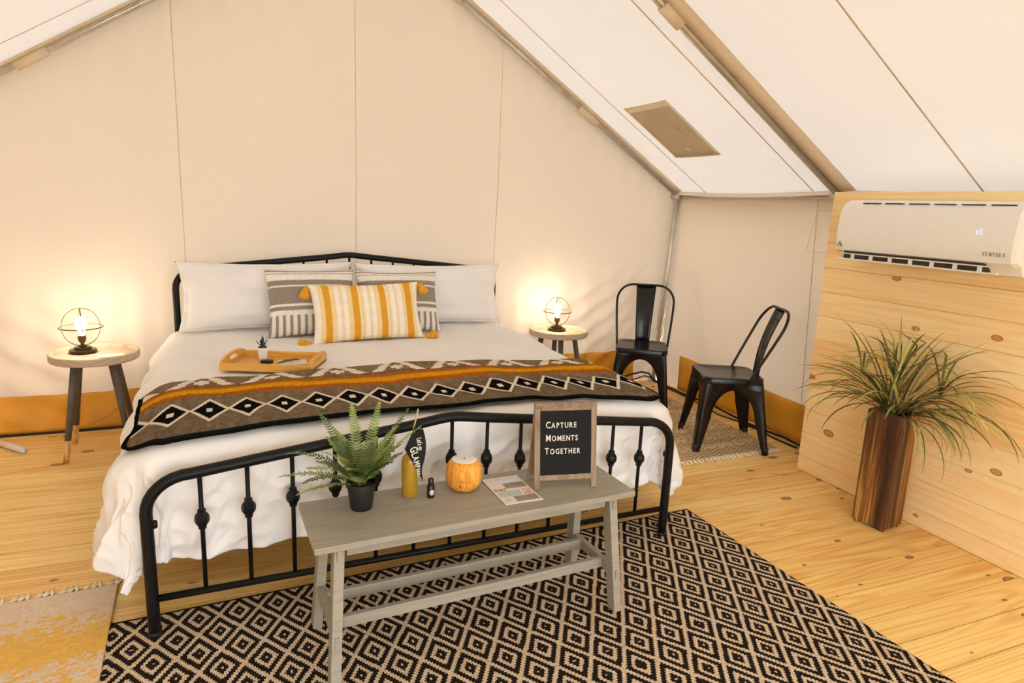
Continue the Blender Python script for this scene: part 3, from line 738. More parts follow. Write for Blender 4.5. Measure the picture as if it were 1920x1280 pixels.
# tray and what stands on it ------------------------------------------
tz = bed_z(-0.53, 0.95) + 0.011
tray = thing('serving_tray', 'bamboo serving tray with handle holes lying on the duvet', 'tray', bedpt(-0.525, 1.0, tz), -0.40 + TH)
TW, TD = 0.40, 0.27
obj('base', box(-TW / 2, TW / 2, -TD / 2, TD / 2, 0, 0.008), M['tray'], tray, False)
for s in (-1, 1):
    obj('long_side', box(-TW / 2, TW / 2, s * TD / 2 - 0.006, s * TD / 2 + 0.006, 0, 0.034), M['tray'], tray, False, bevel=0.002)
def tray_end(x):
    outer = [(-TD / 2 + 0.006, 0.0), (TD / 2 - 0.006, 0.0), (TD / 2 - 0.006, 0.034)] + [(TD / 2 * math.cos(a) * 0.955, 0.034 + 0.026 * math.sin(a)) for a in np.linspace(0.15, PI - 0.15, 14)] + [(-TD / 2 + 0.006, 0.034)]
    bm = bmesh.new()
    def loop(pts, xx): return [bm.verts.new((xx, a, b)) for a, b in pts]
    hole = [(p_[0], p_[1] + 0.034) for p_ in rrect(0.10, 0.020, 0.009, 4)]
    for xx in (x - 0.006, x + 0.006):
        o1 = loop(outer, xx); h1 = loop(hole, xx)
        es = [bm.edges.new((o1[i], o1[(i + 1) % len(o1)])) for i in range(len(o1))] + [bm.edges.new((h1[i], h1[(i + 1) % len(h1)])) for i in range(len(h1))]
        bmesh.ops.triangle_fill(bm, edges=es, use_beauty=True, use_dissolve=False)
        if xx < x: keep = (o1, h1)
    for A_, B_ in ((keep[0], o1), (keep[1], h1)):
        for i in range(len(A_)): bm.faces.new((A_[i], A_[(i + 1) % len(A_)], B_[(i + 1) % len(A_)], B_[i]))
    bmesh.ops.recalc_face_normals(bm, faces=bm.faces)
    me = bpy.data.meshes.new('handle_side'); bm.to_mesh(me); bm.free(); return me
for s in (-1, 1): link('handle_side', tray_end(s * (TW / 2 - 0.006)), M['tray'], tray)
TM = Matrix.Translation(Vector(bedpt(-0.525, 1.0, tz))) @ Matrix.Rotation(-0.40 + TH, 4, 'Z')
def on_tray(x, y, z=0.0085): return tuple(TM @ Vector((x, y, z)))
sc_ = thing('potted_succulent', 'small dark spiky succulent in a white square pot on the tray', 'plant', on_tray(-0.085, 0.075))
po = prism(rrect(0.046, 0.046, 0.005, 3), 0, 0.055); po = ([(x * (0.82 + 0.18 * z / 0.055), y * (0.82 + 0.18 * z / 0.055), z) for x, y, z in po[0]], po[1])
obj('pot', po, M['white_cer'], sc_, False, bevel=0.002)
obj('soil', prism(rrect(0.038, 0.038, 0.004, 3), 0.0545, 0.0565), M['soil'], sc_, False)
def spike(L, w, az, el):
    V, F = [], []; n = 5
    for i in range(n + 1):
        t = i / n; ww = w * (1 - t) ** 0.7; r = L * t; e = el + 0.15 * t
        c = Vector((math.cos(az) * math.cos(e) * r, math.sin(az) * math.cos(e) * r, math.sin(e) * r)); s = Vector((-math.sin(az), math.cos(az), 0)); up = Vector((-math.cos(az) * math.sin(e), -math.sin(az) * math.sin(e), math.cos(e)))
        V += [tuple(c + s * ww), tuple(c - up * ww * 0.5), tuple(c - s * ww), tuple(c + up * ww * 0.15)]
    for i in range(n):
        for k in range(4): F.append((i * 4 + k, i * 4 + (k + 1) % 4, i * 4 + 4 + (k + 1) % 4, i * 4 + 4 + k))
    return V, F
for k in range(15):
    az = k * 2.4; el = 0.45 + 0.95 * (k / 14); obj('leaf', spike(0.040 + 0.010 * (k % 3), 0.0055, az, el), M['succulent'], sc_, loc=(0, 0, 0.056))
rem = obj('key_fob', prism(rrect(0.058, 0.036, 0.016), 0, 0.014), M['gloss_black'], None, True, on_tray(-0.04, 0.0), (0, 0, -0.3), bevel=0.005); tag(rem, 'small glossy black rounded gadget lying in the tray', 'gadget')
obj('button', prism(rrect(0.014, 0.010, 0.004), 0.0135, 0.0152), M['cable'], rem, False)
cd = obj('note_card', box(-0.062, 0.062, -0.045, 0.045, 0, 0.004), M['paper'], None, False, on_tray(0.075, 0.012), (0, 0, 0.03)); tag(cd, 'cream note card lying flat in the tray', 'card')
pn = obj('wooden_pen', tube([(-0.055, -0.012, 0), (-0.02, 0, 0.004), (0.03, 0.012, 0.004), (0.045, 0.002, 0.002)], [0.003, 0.006, 0.005, 0.002], 8), M['brown'], None, True, on_tray(0.065, 0.005, 0.0185), (0, 0, 0.2)); tag(pn, 'short brown wooden stick lying on the note card', 'pen')

# ------------------------------------------------------------------ side tables and lamps
def side_table(loc, rotz, label):
    t = thing('side_table', label, 'side table', loc, rotz, 'round bedside tables'); r, h = 0.208, 0.548
    obj('table_top', lathe([(0.0, h - 0.040), (r - 0.006, h - 0.040), (r, h - 0.034), (r, h - 0.002), (r - 0.003, h), (r - 0.009, h), (r - 0.010, h - 0.003), (r - 0.011, h - 0.022), (0.0, h - 0.022)], 48), M['taupe'], t, auto=0.6)
    for a in (45, 135, 225, 315):
        c, s = math.cos(math.radians(a)), math.sin(math.radians(a)); A = Vector((0.115 * c, 0.115 * s, h - 0.038)); B = Vector((0.212 * c, 0.212 * s, 0.0)); mid = A.lerp(B, 0.78)
        lg = obj('leg', tube([A, mid], [0.0185, 0.0150], 14), M['grey_leg'], t)
        tip = obj('tip', tube([mid, B], [0.0150, 0.0125], 14), M['natural'], lg); tip['label'] = 'natural wood leg tip'
    return t
side_table((-1.423, 1.800, 0), 0.06, 'round taupe tray table with grey legs at the left of the bed')
side_table((1.385, 1.955, 0), 0.5, 'round taupe tray table at the right of the bed near the black chair')
TZ = 0.5262
def table_lamp(loc, rotz, label):
    t = thing('table_lamp', label, 'lamp', loc, rotz, 'wire globe lamps')
    obj('base', lathe([(0.0, 0.0), (0.062, 0.0), (0.064, 0.003), (0.064, 0.016), (0.062, 0.018), (0.041, 0.019), (0.041, 0.030), (0.039, 0.032), (0.018, 0.033), (0.018, 0.040), (0.0, 0.040)], 32), M['bronze'], t, auto=0.6)
    obj('socket', lathe([(0.0, 0.036), (0.008, 0.038), (0.009, 0.052), (0.016, 0.062), (0.019, 0.072), (0.019, 0.094), (0.0, 0.094)], 20), M['brass'], t, auto=0.7)
    obj('bulb', lathe([(0.004, 0.094), (0.012, 0.100), (0.016, 0.115), (0.024, 0.140), (0.026, 0.160), (0.022, 0.180), (0.011, 0.194), (0.002, 0.198)], 18), M['bulb'], t)
    cz, R = 0.139, 0.101
    for rz in (0.0, PI / 2):
        P = [(R * 0.86 * math.cos(a) * math.cos(rz), R * 0.86 * math.cos(a) * math.sin(rz), cz + R * math.sin(a)) for a in np.linspace(0, 2 * PI, 49)[:-1]]
        obj('wire_ring', tube(P, 0.0026, 6, closed=True), M['brass'], t)
    P = [(R * math.cos(a), R * math.sin(a), cz) for a in np.linspace(0, 2 * PI, 49)[:-1]]
    obj('wire_ring', tube(P, 0.0031, 6, closed=True), M['brass'], t)
    return t
table_lamp((-1.492, 1.885, TZ), 0.25, 'lit wire globe lamp with dark base on the left side table')
table_lamp((1.405, 2.025, TZ), 0.95, 'lit wire globe lamp with dark base on the right side table')
ph = obj('leaflet', box(-0.06, 0.06, -0.04, 0.04, 0, 0.003), M['paper'], None, False, (-1.345, 1.775, TZ), (0, 0, 0.25)); tag(ph, 'white paper leaflet lying on the left side table', 'paper')
co = obj('lamp_cord', tube([(-1.12, 2.11, 0.26), (-1.25, 2.10, 0.215), (-1.36, 2.09, 0.165), (-1.44, 2.08, 0.10), (-1.52, 2.07, 0.065), (-1.60, 2.06, 0.04), (-1.66, 2.05, 0.006)], 0.0028, 6), M['cord']); tag(co, 'thin gold lamp cord running behind the legs of the left side table', 'cord')

# ------------------------------------------------------------------ chairs
def make_chair(label, loc, rotz):
    t = thing('metal_chair', label, 'chair', loc, rotz, 'black metal cafe chairs'); SW = 0.172; ZS = 0.445
    ca = M['chair_black']
    # seat pan
    n = 7; rings = []
    V, F = [], []
    base = rrect(0.36, 0.36, 0.055, n); m = len(base)
    for sc, z in ((1.0, ZS - 0.030), (1.006, ZS - 0.004), (0.985, ZS + 0.003), (0.94, ZS + 0.004), (0.86, ZS - 0.001), (0.5, ZS - 0.006), (0.05, ZS - 0.007)):
        for x, y in base: V.append((x * sc * (1 - 0.06 * (y > 0) * y / 0.18), y * sc, z))
    for i in range(6):
        for k in range(m): F.append((i * m + k, i * m + (k + 1) % m, (i + 1) * m + (k + 1) % m, (i + 1) * m + k))
    F.append(tuple(6 * m + k for k in range(m)))
    obj('seat', (V, F), ca, t, auto=0.9)
    # legs: folded sheet, each with two wings that meet the neighbours in an arch
    def corner(z, sx, sy):
        f = 1 - z / (ZS - 0.012); return sx * (0.168 + 0.045 * f), sy * (0.168 + (0.045 if sy < 0 else 0.060) * f)
    def wing(z):
        za, zt = 0.215, 0.378
        if z >= zt: return 1.0
        if z > za: return 1 - 0.66 * math.sqrt(max(0, 1 - ((z - za) / (zt - za)) ** 2))
        return 0.34 * (z / za) + 0.155 * (1 - z / za)
    zs = list(np.linspace(0, 0.215, 8)) + [0.215 + (0.378 - 0.215) * math.sin(a) for a in np.linspace(0.12, PI / 2, 12)] + [0.405, ZS - 0.02]
    for sx in (-1, 1):
        for sy in (-1, 1):
            V, F = [], []
            for z in zs:
                cx, cy = corner(z, sx, sy); w = wing(z)
                V += [(cx * (1 - w), cy, z), (cx - sx * 0.012, cy, z), (cx, cy - sy * 0.012, z), (cx, cy * (1 - w), z)]
            for i in range(len(zs) - 1):
                for k in range(3): F.append((i * 4 + k, i * 4 + k + 1, i * 4 + 5 + k, i * 4 + 4 + k))
            lg = obj('leg', (V, F), ca, t, True, solid=0.005, auto=0.5)
            cx, cy = corner(0.02, sx, sy)
            obj('foot', box(cx - 0.014 - sx * 0.012, cx + 0.014 - sx * 0.012, cy - 0.014 - sy * 0.012, cy + 0.014 - sy * 0.012, 0.0, 0.045), M['cable'], lg, False, bevel=0.003)
    # back hoop
    P = []
    def hoop(z): f = (z - 0.43) / 0.42; return 0.180 + 0.028 * math.sin(min(1, f * 1.1) * PI / 2), 0.075 + 0.20 * f
    for z in np.linspace(0.405, 0.735, 8): x, y = hoop(z); P.append((-x, y, z))
    x0, y0 = hoop(0.735); rc = 0.115
    for a in np.linspace(0.2, PI / 2, 7): P.append((-x0 + rc * (1 - math.cos(a)), hoop(0.735 + rc * math.sin(a))[1], 0.735 + rc * math.sin(a)))
    P = P + [(-a, b, c) for a, b, c in P[::-1]]
    obj('back_hoop', tube(P, 0.0085, 10), ca, t)
    # splat
    V, F = [], []; N = 10
    for i in range(N + 1):
        f = i / N; z = ZS - 0.012 + (0.853 - ZS + 0.012) * f; y = 0.172 + (0.278 - 0.172) * f - 0.022 * math.sin(f * PI); hw = 0.050 + 0.022 * f
        for k in range(7): s = (k - 3) / 3; V.append((s * hw, y + 0.012 * (1 - s * s), z))
    for i in range(N):
        for k in range(6): F.append((i * 7 + k, i * 7 + k + 1, i * 7 + 8 + k, i * 7 + 7 + k))
    spl = obj('splat', (V, F), ca, t, True, solid=0.005)
    R_ = []
    for a, b in rrect(0.05, 0.19, 0.012, 4):
        f = 0.62 + b / 0.42; y = 0.172 + (0.278 - 0.172) * f - 0.022 * math.sin(f * PI) + 0.012 * (1 - (a / 0.06) ** 2); R_.append((a, y - 0.003, ZS - 0.012 + 0.42 * f))
    obj('embossed_rim', tube(R_, 0.0024, 6, closed=True), ca, spl)
    return t
make_chair('black metal cafe chair standing by the tent corner pole', (1.955, 1.745, 0.0085), -0.588)
make_chair('black metal cafe chair turned side-on at the canvas wall, on the jute rug edge', (2.035, 0.93, 0.0085), -1.99)

# ------------------------------------------------------------------ bench
BZ = 0.45; BR = 0.062
bench = thing('bench', 'greige painted wooden bench in front of the bed footboard', 'bench', (0.0, -0.262, 0), BR)
BM = Matrix.Translation((0.0, -0.262, 0)) @ Matrix.Rotation(BR, 4, 'Z')
obj('seat_board', box(-0.535, 0.535, -0.155, 0.155, BZ - 0.020, BZ), M['bench'], bench, False, bevel=0.003)
for sy in (-1, 1): obj('apron', box(-0.44, 0.44, sy * 0.105 - 0.010, sy * 0.105 + 0.010, BZ - 0.060, BZ - 0.020), M['bench'], bench, False, bevel=0.002)
for sx in (-1, 1):
    for sy in (-1, 1):
        lg = obj('leg', beam((sx * 0.462, sy * 0.105, BZ - 0.0205), (sx * 0.487, sy * 0.152, 0.0105), 0.030, 0.046, (0, 1, 0)), M['bench'], bench, False, bevel=0.002)
        for z in (BZ - 0.045, 0.150):
            f = (BZ - z) / BZ; obj('tenon', box(sx * (0.462 + 0.025 * f) - 0.006, sx * (0.462 + 0.025 * f) + 0.006, sy * (0.105 + 0.047 * f) + sy * 0.016 - 0.011, sy * (0.105 + 0.047 * f) + sy * 0.016 + 0.011, z - 0.016, z + 0.016), M['bench'], lg, False)
    obj('side_stretcher', beam((sx * 0.478, -0.135, 0.155), (sx * 0.478, 0.135, 0.155), 0.020, 0.036), M['bench'], bench, False, bevel=0.002)
for sy in (-1, 1): obj('long_stretcher', box(-0.475, 0.475, sy * 0.070 - 0.010, sy * 0.070 + 0.010, 0.137, 0.173), M['bench'], bench, False, bevel=0.002)

# fern in a pot -----------------------------------------------------------
fern = thing('potted_fern', 'green fern in a black plastic pot on the bench', 'plant', (-0.362, -0.232, BZ))
obj('pot', lathe([(0.0, 0.0), (0.032, 0.0), (0.034, 0.004), (0.043, 0.074), (0.047, 0.075), (0.047, 0.088), (0.044, 0.088), (0.043, 0.076), (0.0, 0.074)], 32), M['pot_black'], fern, auto=0.7)
obj('soil', lathe([(0.0, 0.073), (0.042, 0.073), (0.042, 0.076), (0.0, 0.079)], 20), M['soil'], fern)
def frond(L, az, el, droop, w):
    n = 30; V, F = [], []; p = Vector((0.012 * math.cos(az), 0.012 * math.sin(az), 0.078)); ds = L / n; sd = Vector((-math.sin(az), math.cos(az), 0)); e = el; prev = p
    mid = []
    for i in range(n + 1):
        mid.append((p.copy(), e)); p = p + Vector((math.cos(az) * math.cos(e), math.sin(az) * math.cos(e), math.sin(e))) * ds; e -= droop / n
    for i in range(n):                       # stem ribbon
        a, b = mid[i][0], mid[i + 1][0]; k = len(V); s2 = sd * 0.0013
        V += [tuple(a + s2), tuple(a - s2), tuple(b - s2), tuple(b + s2)]; F.append((k, k + 1, k + 2, k + 3))
    for i in range(4, n):
        c, e_ = mid[i]; t = i / n; ll = w * math.sin(PI * (0.12 + 0.88 * t) ** 0.8) ** 0.7 * 0.9 + 0.003
        fw = Vector((math.cos(az) * math.cos(e_), math.sin(az) * math.cos(e_), math.sin(e_))); up = sd.cross(fw) * -1
        for sg in (-1, 1):
            tip = c + sd * sg * ll + fw * ll * 0.35 + up * ll * random.uniform(-0.25, 0.15); q_ = c.lerp(tip, 0.45); k = len(V)
            V += [tuple(c - fw * 0.0018), tuple(q_ - fw * 0.0036), tuple(tip), tuple(q_ + fw * 0.0038), tuple(c + fw * 0.0022)]
            F.append((k, k + 1, k + 2, k + 3, k + 4))
    return V, F
fr = [(0.26, 2.75, 0.95, 1.2, 0.024), (0.24, 3.0, 0.55, 0.8, 0.020), (0.19, 3.3, 0.35, 0.7, 0.014), (0.27, 2.3, 1.15, 0.5, 0.026), (0.25, 1.7, 1.35, 0.3, 0.026), (0.26, 0.9, 1.3, 0.35, 0.026), (0.27, 0.35, 1.1, 0.35, 0.024), (0.25, -0.2, 1.05, 0.45, 0.022), (0.22, -0.9, 1.2, 0.5, 0.026), (0.23, -1.5, 1.25, 0.6, 0.026), (0.22, -2.2, 1.15, 0.7, 0.026), (0.20, -2.8, 0.95, 0.9, 0.024), (0.21, 3.6, 0.8, 1.0, 0.022)]
for k in range(26): fr.append((random.uniform(0.13, 0.21), random.uniform(0, 2 * PI), random.uniform(0.7, 1.4), random.uniform(0.5, 1.1), random.uniform(0.020, 0.028)))
for k, a in enumerate(fr): obj('frond', frond(*a), M['fern'] if k % 3 else M['fern_dark'], fern)

# amber bottle with pennant ------------------------------------------------
bx, by = -0.199, -0.186
bot = obj('amber_bottle', lathe([(0.0, 0.0), (0.024, 0.0), (0.0265, 0.004), (0.0265, 0.118), (0.0245, 0.130), (0.015, 0.141), (0.0105, 0.146), (0.0105, 0.160), (0.0125, 0.161), (0.0125, 0.168), (0.0085, 0.168), (0.0085, 0.147), (0.013, 0.138), (0.0225, 0.128), (0.0245, 0.117), (0.0245, 0.006), (0.0, 0.006)], 32), M['amber'], None, True, (bx, by, BZ), auto=1.0); tag(bot, 'amber glass bottle on the bench holding a small pennant', 'bottle')
pen = thing('pennant', "black felt pennant with white Let's go GLAMPING lettering, stuck in the amber bottle", 'pennant', (bx, by, BZ))
sA, sB = Vector((0.025, -0.004, 0.293)), Vector((-0.012, 0.0, 0.010))
obj('stick', tube([sA, (0.014, -0.006, 0.245), (-0.003, -0.003, 0.170), sB], 0.0027, 8), M['stick'], pen)
# pennant outline in local x,z (hoist top, hoist bottom, tip)
HT, HB, TP = Vector((0.024, 0.262)), Vector((-0.021, 0.166)), Vector((0.041, 0.050))
V, F = [], []; n1, n2 = 24, 8
for i in range(n1 + 1):
    t = i / n1
    top = HT.lerp(TP, t) + Vector((0.020 * math.sin(min(1, t * 1.25) * PI) ** 0.8 if t < 0.8 else 0.0, 0)); bt = HB.lerp(TP, t)
    for j in range(n2 + 1):
        c = top.lerp(bt, j / n2); V.append((c.x, -0.016 - 0.012 * math.sin(t * PI) * (j / n2) + 0.010 * (1 - j / n2) ** 2, c.y))
for i in range(n1):
    for j in range(n2): a = i * (n2 + 1) + j; F.append((a, a + 1, a + n2 + 2, a + n2 + 1))
obj('felt', (V, F), M['felt'], pen, solid=0.0015)
dirT = (TP - HT.lerp(HB, 0.62)).normalized(); ang = math.atan2(dirT.y, dirT.x)
def put_text(me, x, z, y, ang, sx=1.0, nm='lettering'):
    o = link(nm, me, None, pen)
    if not len(me.materials): me.materials.append(M['ink_white'])
    o.matrix_local = Matrix.Translation((x, y, z)) @ Matrix.Rotation(-ang, 4, 'Y') @ Matrix.Rotation(PI / 2, 4, 'X') @ Matrix.Diagonal((sx, 1, 1, 1))
    return o
st = HT.lerp(HB, 0.80) + dirT * 0.012; pos = 0.0
for me in T_GLAMP:
    c = st + dirT * pos; put_text(me, c.x, c.y, -0.0325, ang, 0.72); pos += me['w'] * 0.72 + 0.0022
c = HT.lerp(HB, 0.42) + dirT * 0.018; put_text(T_LETS, c.x + 0.004, c.y, -0.0315, ang - 0.12, 0.62)
moon = [(0.0065 * math.cos(a), 0.0065 * math.sin(a)) for a in np.linspace(-2.2, 2.2, 12)] + [(0.0025 + 0.0052 * math.cos(a), 0.0052 * math.sin(a)) for a in np.linspace(1.9, -1.9, 10)]
mo = prism(moon, 0, 0.0006); o = obj('moon', ([(-0.006 - x + 0.036, -0.022 - z, 0.238 + y) for x, y, z in mo[0]], mo[1]), M['ink_white'], pen, False)

# oil bottle ---------------------------------------------------------------
oil = thing('oil_bottle', 'tiny dark oil bottle with a round white label on the bench', 'bottle', (-0.137, -0.222, BZ), -0.2)
obj('glass', lathe([(0.0, 0.0), (0.0115, 0.0), (0.0125, 0.002), (0.0125, 0.038), (0.010, 0.043), (0.008, 0.044), (0.0, 0.044)], 24), M['dark_amber'], oil, auto=0.8)
obj('cap', lathe([(0.0, 0.043), (0.0095, 0.043), (0.0095, 0.062), (0.008, 0.065), (0.0, 0.065)], 20), M['gloss_black'], oil, auto=0.8)
V, F = [], [(0,) + (k, k + 1) for k in range(1, 24)] + [(0, 24, 1)]; V.append((0.0129 * math.sin(0.25), -0.0129 * math.cos(0.25), 0.020))
for k in range(24):
    a = 2 * PI * k / 24; h = 0.0085 * math.cos(a) / 0.0129 + 0.25; V.append((0.0129 * math.sin(h), -0.0129 * math.cos(h), 0.020 + 0.0095 * math.sin(a)))
obj('label', (V, F), M['label_white'], oil, solid=0.0004)

# diffuser -------------------------------------------------------------------
DZ, DR = 0.89, 0.94
def dlathe(p, n): return lathe([(r * DR, z * DZ) for r, z in p], n)
dif = thing('aroma_diffuser', 'round orange wood-grain aroma diffuser with white top on the bench', 'diffuser', (-0.014, -0.190, BZ))
prof = [(0.0, 0.0), (0.034, 0.0), (0.046, 0.006), (0.058, 0.022), (0.064, 0.042), (0.0652, 0.052)]
obj('base', dlathe(prof + [(0.0, 0.052)], 40), M['diff_wood'], dif, auto=0.9)
obj('shell', dlathe([(0.0, 0.0535), (0.0652, 0.0535), (0.0655, 0.066), (0.063, 0.088), (0.056, 0.106), (0.047, 0.117), (0.0, 0.117)], 40), M['diff_wood'], dif, auto=0.9)
obj('cap', dlathe([(0.0, 0.112), (0.044, 0.1165), (0.045, 0.119), (0.041, 0.1205), (0.0, 0.119)], 36), M['white_cer'], dif, auto=0.9)
obj('mist_nozzle', dlathe([(0.0, 0.118), (0.003, 0.119), (0.003, 0.1206), (0.0, 0.1206)], 10), M['cable'], dif)

# flyer -----------------------------------------------------------------------
NX, NY = 70, 105; uu = np.linspace(0, 1, NX); vv = np.linspace(0, 1, NY); U, Vv = np.meshgrid(uu, vv, indexing='ij')
C = np.zeros(U.shape + (3,)); C[:] = (0.74, 0.66, 0.60); n1 = vnoise(U * 22, Vv * 30, 101)
def rect(u0, u1, v0, v1, c, noise=0.0):
    m = (U > u0) & (U < u1) & (Vv > v0) & (Vv < v1); C[m] = np.array(c) * (1 + noise * n1[m])[:, None]
rect(0.28, 0.82, 0.91, 0.93, (0.66, 0.40, 0.28)); rect(0.12, 0.9, 0.76, 0.88, (0.70, 0.66, 0.66))
rect(0.40, 0.96, 0.53, 0.735, (0.27, 0.225, 0.155), 0.25); rect(0.04, 0.37, 0.47, 0.56, (0.52, 0.30, 0.15), 0.7)
rect(0.05, 0.66, 0.25, 0.45, (0.46, 0.50, 0.43), 0.08); rect(0.72, 0.97, 0.26, 0.46, (0.62, 0.40, 0.26), 0.6)
rect(0.36, 0.95, 0.045, 0.235, (0.27, 0.225, 0.155), 0.25); rect(0.10, 0.22, 0.09, 0.17, (0.5, 0.40, 0.34), 0.5)
for k in range(4): rect(0.46, 0.9, 0.565 + 0.04 * k, 0.572 + 0.04 * k, (0.46, 0.39, 0.29)); rect(0.42, 0.9, 0.075 + 0.04 * k, 0.082 + 0.04 * k, (0.46, 0.39, 0.29))
fa, fb, fc = Vector((0.074, -0.355)), Vector((0.208, -0.352)), Vector((0.063, -0.150))
Xf = fa.x + (fb.x - fa.x) * U + (fc.x - fa.x) * Vv; Yf = fa.y + (fb.y - fa.y) * U + (fc.y - fa.y) * Vv
fly = grid_obj('printed_flyer', Xf, Yf, np.full(U.shape, BZ + 0.0045), M['print_v'], None, C)
m_ = fly.modifiers.new('solid', 'SOLIDIFY'); m_.thickness = 0.0035; m_.offset = -1
tag(fly, 'printed flyer with grey and teal boxes lying on the bench', 'flyer')

# letter board -----------------------------------------------------------------
LB = (0.326, -0.246, BZ); LR = -0.16
lb = thing('letter_board', 'wood framed black letter board reading CAPTURE MOMENTS TOGETHER on the bench', 'letter board', LB, LR)
LW, LH, lean = 0.222, 0.292, 0.17
def easel(front):
    sgn = 1 if front else -1; root = lb
    T = Matrix.Translation((0, (-0.047 if front else 0.047), 0)) @ Matrix.Rotation(-lean * sgn, 4, 'X')
    wd = M['weathered']; th = 0.011
    def part(nm, VF, mat, **kw): return obj(nm, xf(VF, T), mat, root, False, **kw)
    for s in (-1, 1): part('leg' if not front else 'front_leg', box(s * (LW / 2 - 0.010) - 0.010, s * (LW / 2 - 0.010) + 0.010, -th / 2, th / 2, 0.0015, LH), wd, bevel=0.0015)
    part('top_rail' if front else 'back_top_rail', box(-LW / 2 + 0.02, LW / 2 - 0.02, -th / 2, th / 2, LH - 0.022, LH), wd, bevel=0.0015)
    part('bottom_rail' if front else 'back_rail', box(-LW / 2 + 0.02, LW / 2 - 0.02, -th / 2, th / 2, 0.032, 0.050), wd, bevel=0.0015)
    return T
T = easel(True); easel(False)
obj('hinge_cap', box(-LW / 2, LW / 2, -0.012, 0.012, LH * math.cos(lean) - 0.0005, LH * math.cos(lean) + 0.006), M['weathered'], lb, False, bevel=0.001)
V, F = [], []; nr = 44; z0, z1 = 0.050, LH - 0.022
for i in range(nr):
    za = z0 + (z1 - z0) * i / nr; zb = z0 + (z1 - z0) * (i + 0.72) / nr; zc = z0 + (z1 - z0) * (i + 1) / nr
    for z, y in ((za, -0.0035), (zb, -0.0035), (zb, -0.001), (zc, -0.001)):
        V += [(-LW / 2 + 0.02, y, z), (LW / 2 - 0.02, y, z)]
for i in range(len(V) // 2 - 1): F.append((2 * i, 2 * i + 1, 2 * i + 3, 2 * i + 2))
fb_ = obj('felt_panel', xf((V, F), T), M['felt_board'], lb, False)
obj('backing', xf(box(-LW / 2 + 0.02, LW / 2 - 0.02, 0.0, 0.003, z0, z1), T), M['felt_board'], lb, False)
for row, line in enumerate(('CAPTURE', 'MOMENTS', 'TOGETHER')):
    tr = 0.0034; ws = [LETTERS[(c, i == 0)]['w'] * 0.78 for i, c in enumerate(line)]; tot = sum(ws) + tr * (len(ws) - 1); x = -0.072 + (0.0 if row < 2 else -0.003)
    for i, ch in enumerate(line):
        me = LETTERS[(ch, i == 0)]
        if not len(me.materials): me.materials.append(M['ink_white'])
        o = link('letter', me, None, lb); o.matrix_local = T @ Matrix.Translation((x, -0.0050, 0.211 - row * 0.0445)) @ Matrix.Rotation(PI / 2, 4, 'X') @ Matrix.Diagonal((0.78, 1, 1, 1)); x += ws[i] + tr

# ------------------------------------------------------------------ planter with long grass
pl = thing('grass_planter', 'tall burnt-wood square planter with long arching grass by the board wall', 'plant', (2.042, -0.178, 0), 0.17)
S, H = 0.076, 0.552
V = [(-S, -S, 0.012), (S, -S, 0.012), (S, S, 0.012), (-S, S, 0.012)]; Sb = S * 1.02; V += [(-Sb, -Sb, H), (Sb, -Sb, H), (Sb, Sb, H), (-Sb, Sb, H)]
Si = S - 0.012; V += [(-Si, -Si, H), (Si, -Si, H), (Si, Si, H), (-Si, Si, H), (-Si, -Si, H - 0.05), (Si, -Si, H - 0.05), (Si, Si, H - 0.05), (-Si, Si, H - 0.05)]
F = [(0, 3, 2, 1)] + [(i, (i + 1) % 4, 4 + (i + 1) % 4, 4 + i) for i in range(4)] + [(4 + i, 4 + (i + 1) % 4, 8 + (i + 1) % 4, 8 + i) for i in range(4)] + [(8 + i, 8 + (i + 1) % 4, 12 + (i + 1) % 4, 12 + i) for i in range(4)] + [(12, 13, 14, 15)]
obj('planter', (V, F), M['burnt'], pl, False, bevel=0.003)
for a in (-1, 1):
    for b in (-1, 1): obj('foot', lathe([(0.0, 0.0), (0.012, 0.0), (0.010, 0.012), (0.0, 0.012)], 10, a * 0.058, b * 0.058), M['burnt'], pl)
obj('soil', box(-Si, Si, -Si, Si, H - 0.052, H - 0.02), M['soil'], pl, False)
PLI = Matrix.Rotation(-0.17, 4, 'Z')
def blade(base, az, el, L, droop, w):
    n = 11; V, F = [], []; p = Vector(base); e = el; a = az; ds = L / n
    for i in range(n + 1):
        t = i / n; ww = w * (0.55 + 0.9 * t) * (1 - t ** 3) + 0.0004; fwd = Vector((math.cos(a) * math.cos(e), math.sin(a) * math.cos(e), math.sin(e)))
        sd = Vector((-math.sin(a), math.cos(a), 0)); up = fwd.cross(sd) * -1
        V += [tuple(p + sd * ww), tuple(p - up * ww * 0.5), tuple(p - sd * ww)]
        p = p + fwd * ds; e -= droop / n * (0.5 + t)
        wx = p.x + 2.042
        if wx > 2.172 and math.cos(a) > 0:      # the board wall turns the blade aside
            p.x = 2.172 - 2.042; a = PI / 2 + 0.05 if math.sin(a) > 0 else -PI / 2 - 0.05
    for i in range(n):
        for k in range(2): F.append((i * 3 + k, i * 3 + k + 1, i * 3 + 4 + k, i * 3 + 3 + k))
    V = [tuple(PLI @ Vector(v)) for v in V]
    return V, F
mats = [M['blade_a'], M['blade_b'], M['blade_a'], M['blade_c'], M['blade_b']]
def add_blades(n, az0, spread, el0, el1, l0, l1, d0, d1, bz=0.0, boff=(0, 0), w=0.0074):
    for k in range(n):
        az = az0 + random.uniform(-spread, spread); b = (boff[0] + random.uniform(-0.03, 0.03), boff[1] + random.uniform(-0.03, 0.03), H - 0.03 + bz)
        obj('leaf', blade(b, az, random.uniform(el0, el1), random.uniform(l0, l1), random.uniform(d0, d1), w * random.uniform(0.7, 1.15)), random.choice(mats), pl)
add_blades(26, 0, PI, 1.15, 1.5, 0.36, 0.54, 0.4, 1.4)                      # upright centre
add_blades(24, 2.0, 0.55, 0.5, 1.1, 0.38, 0.56, 1.3, 2.5)                  # to the far left
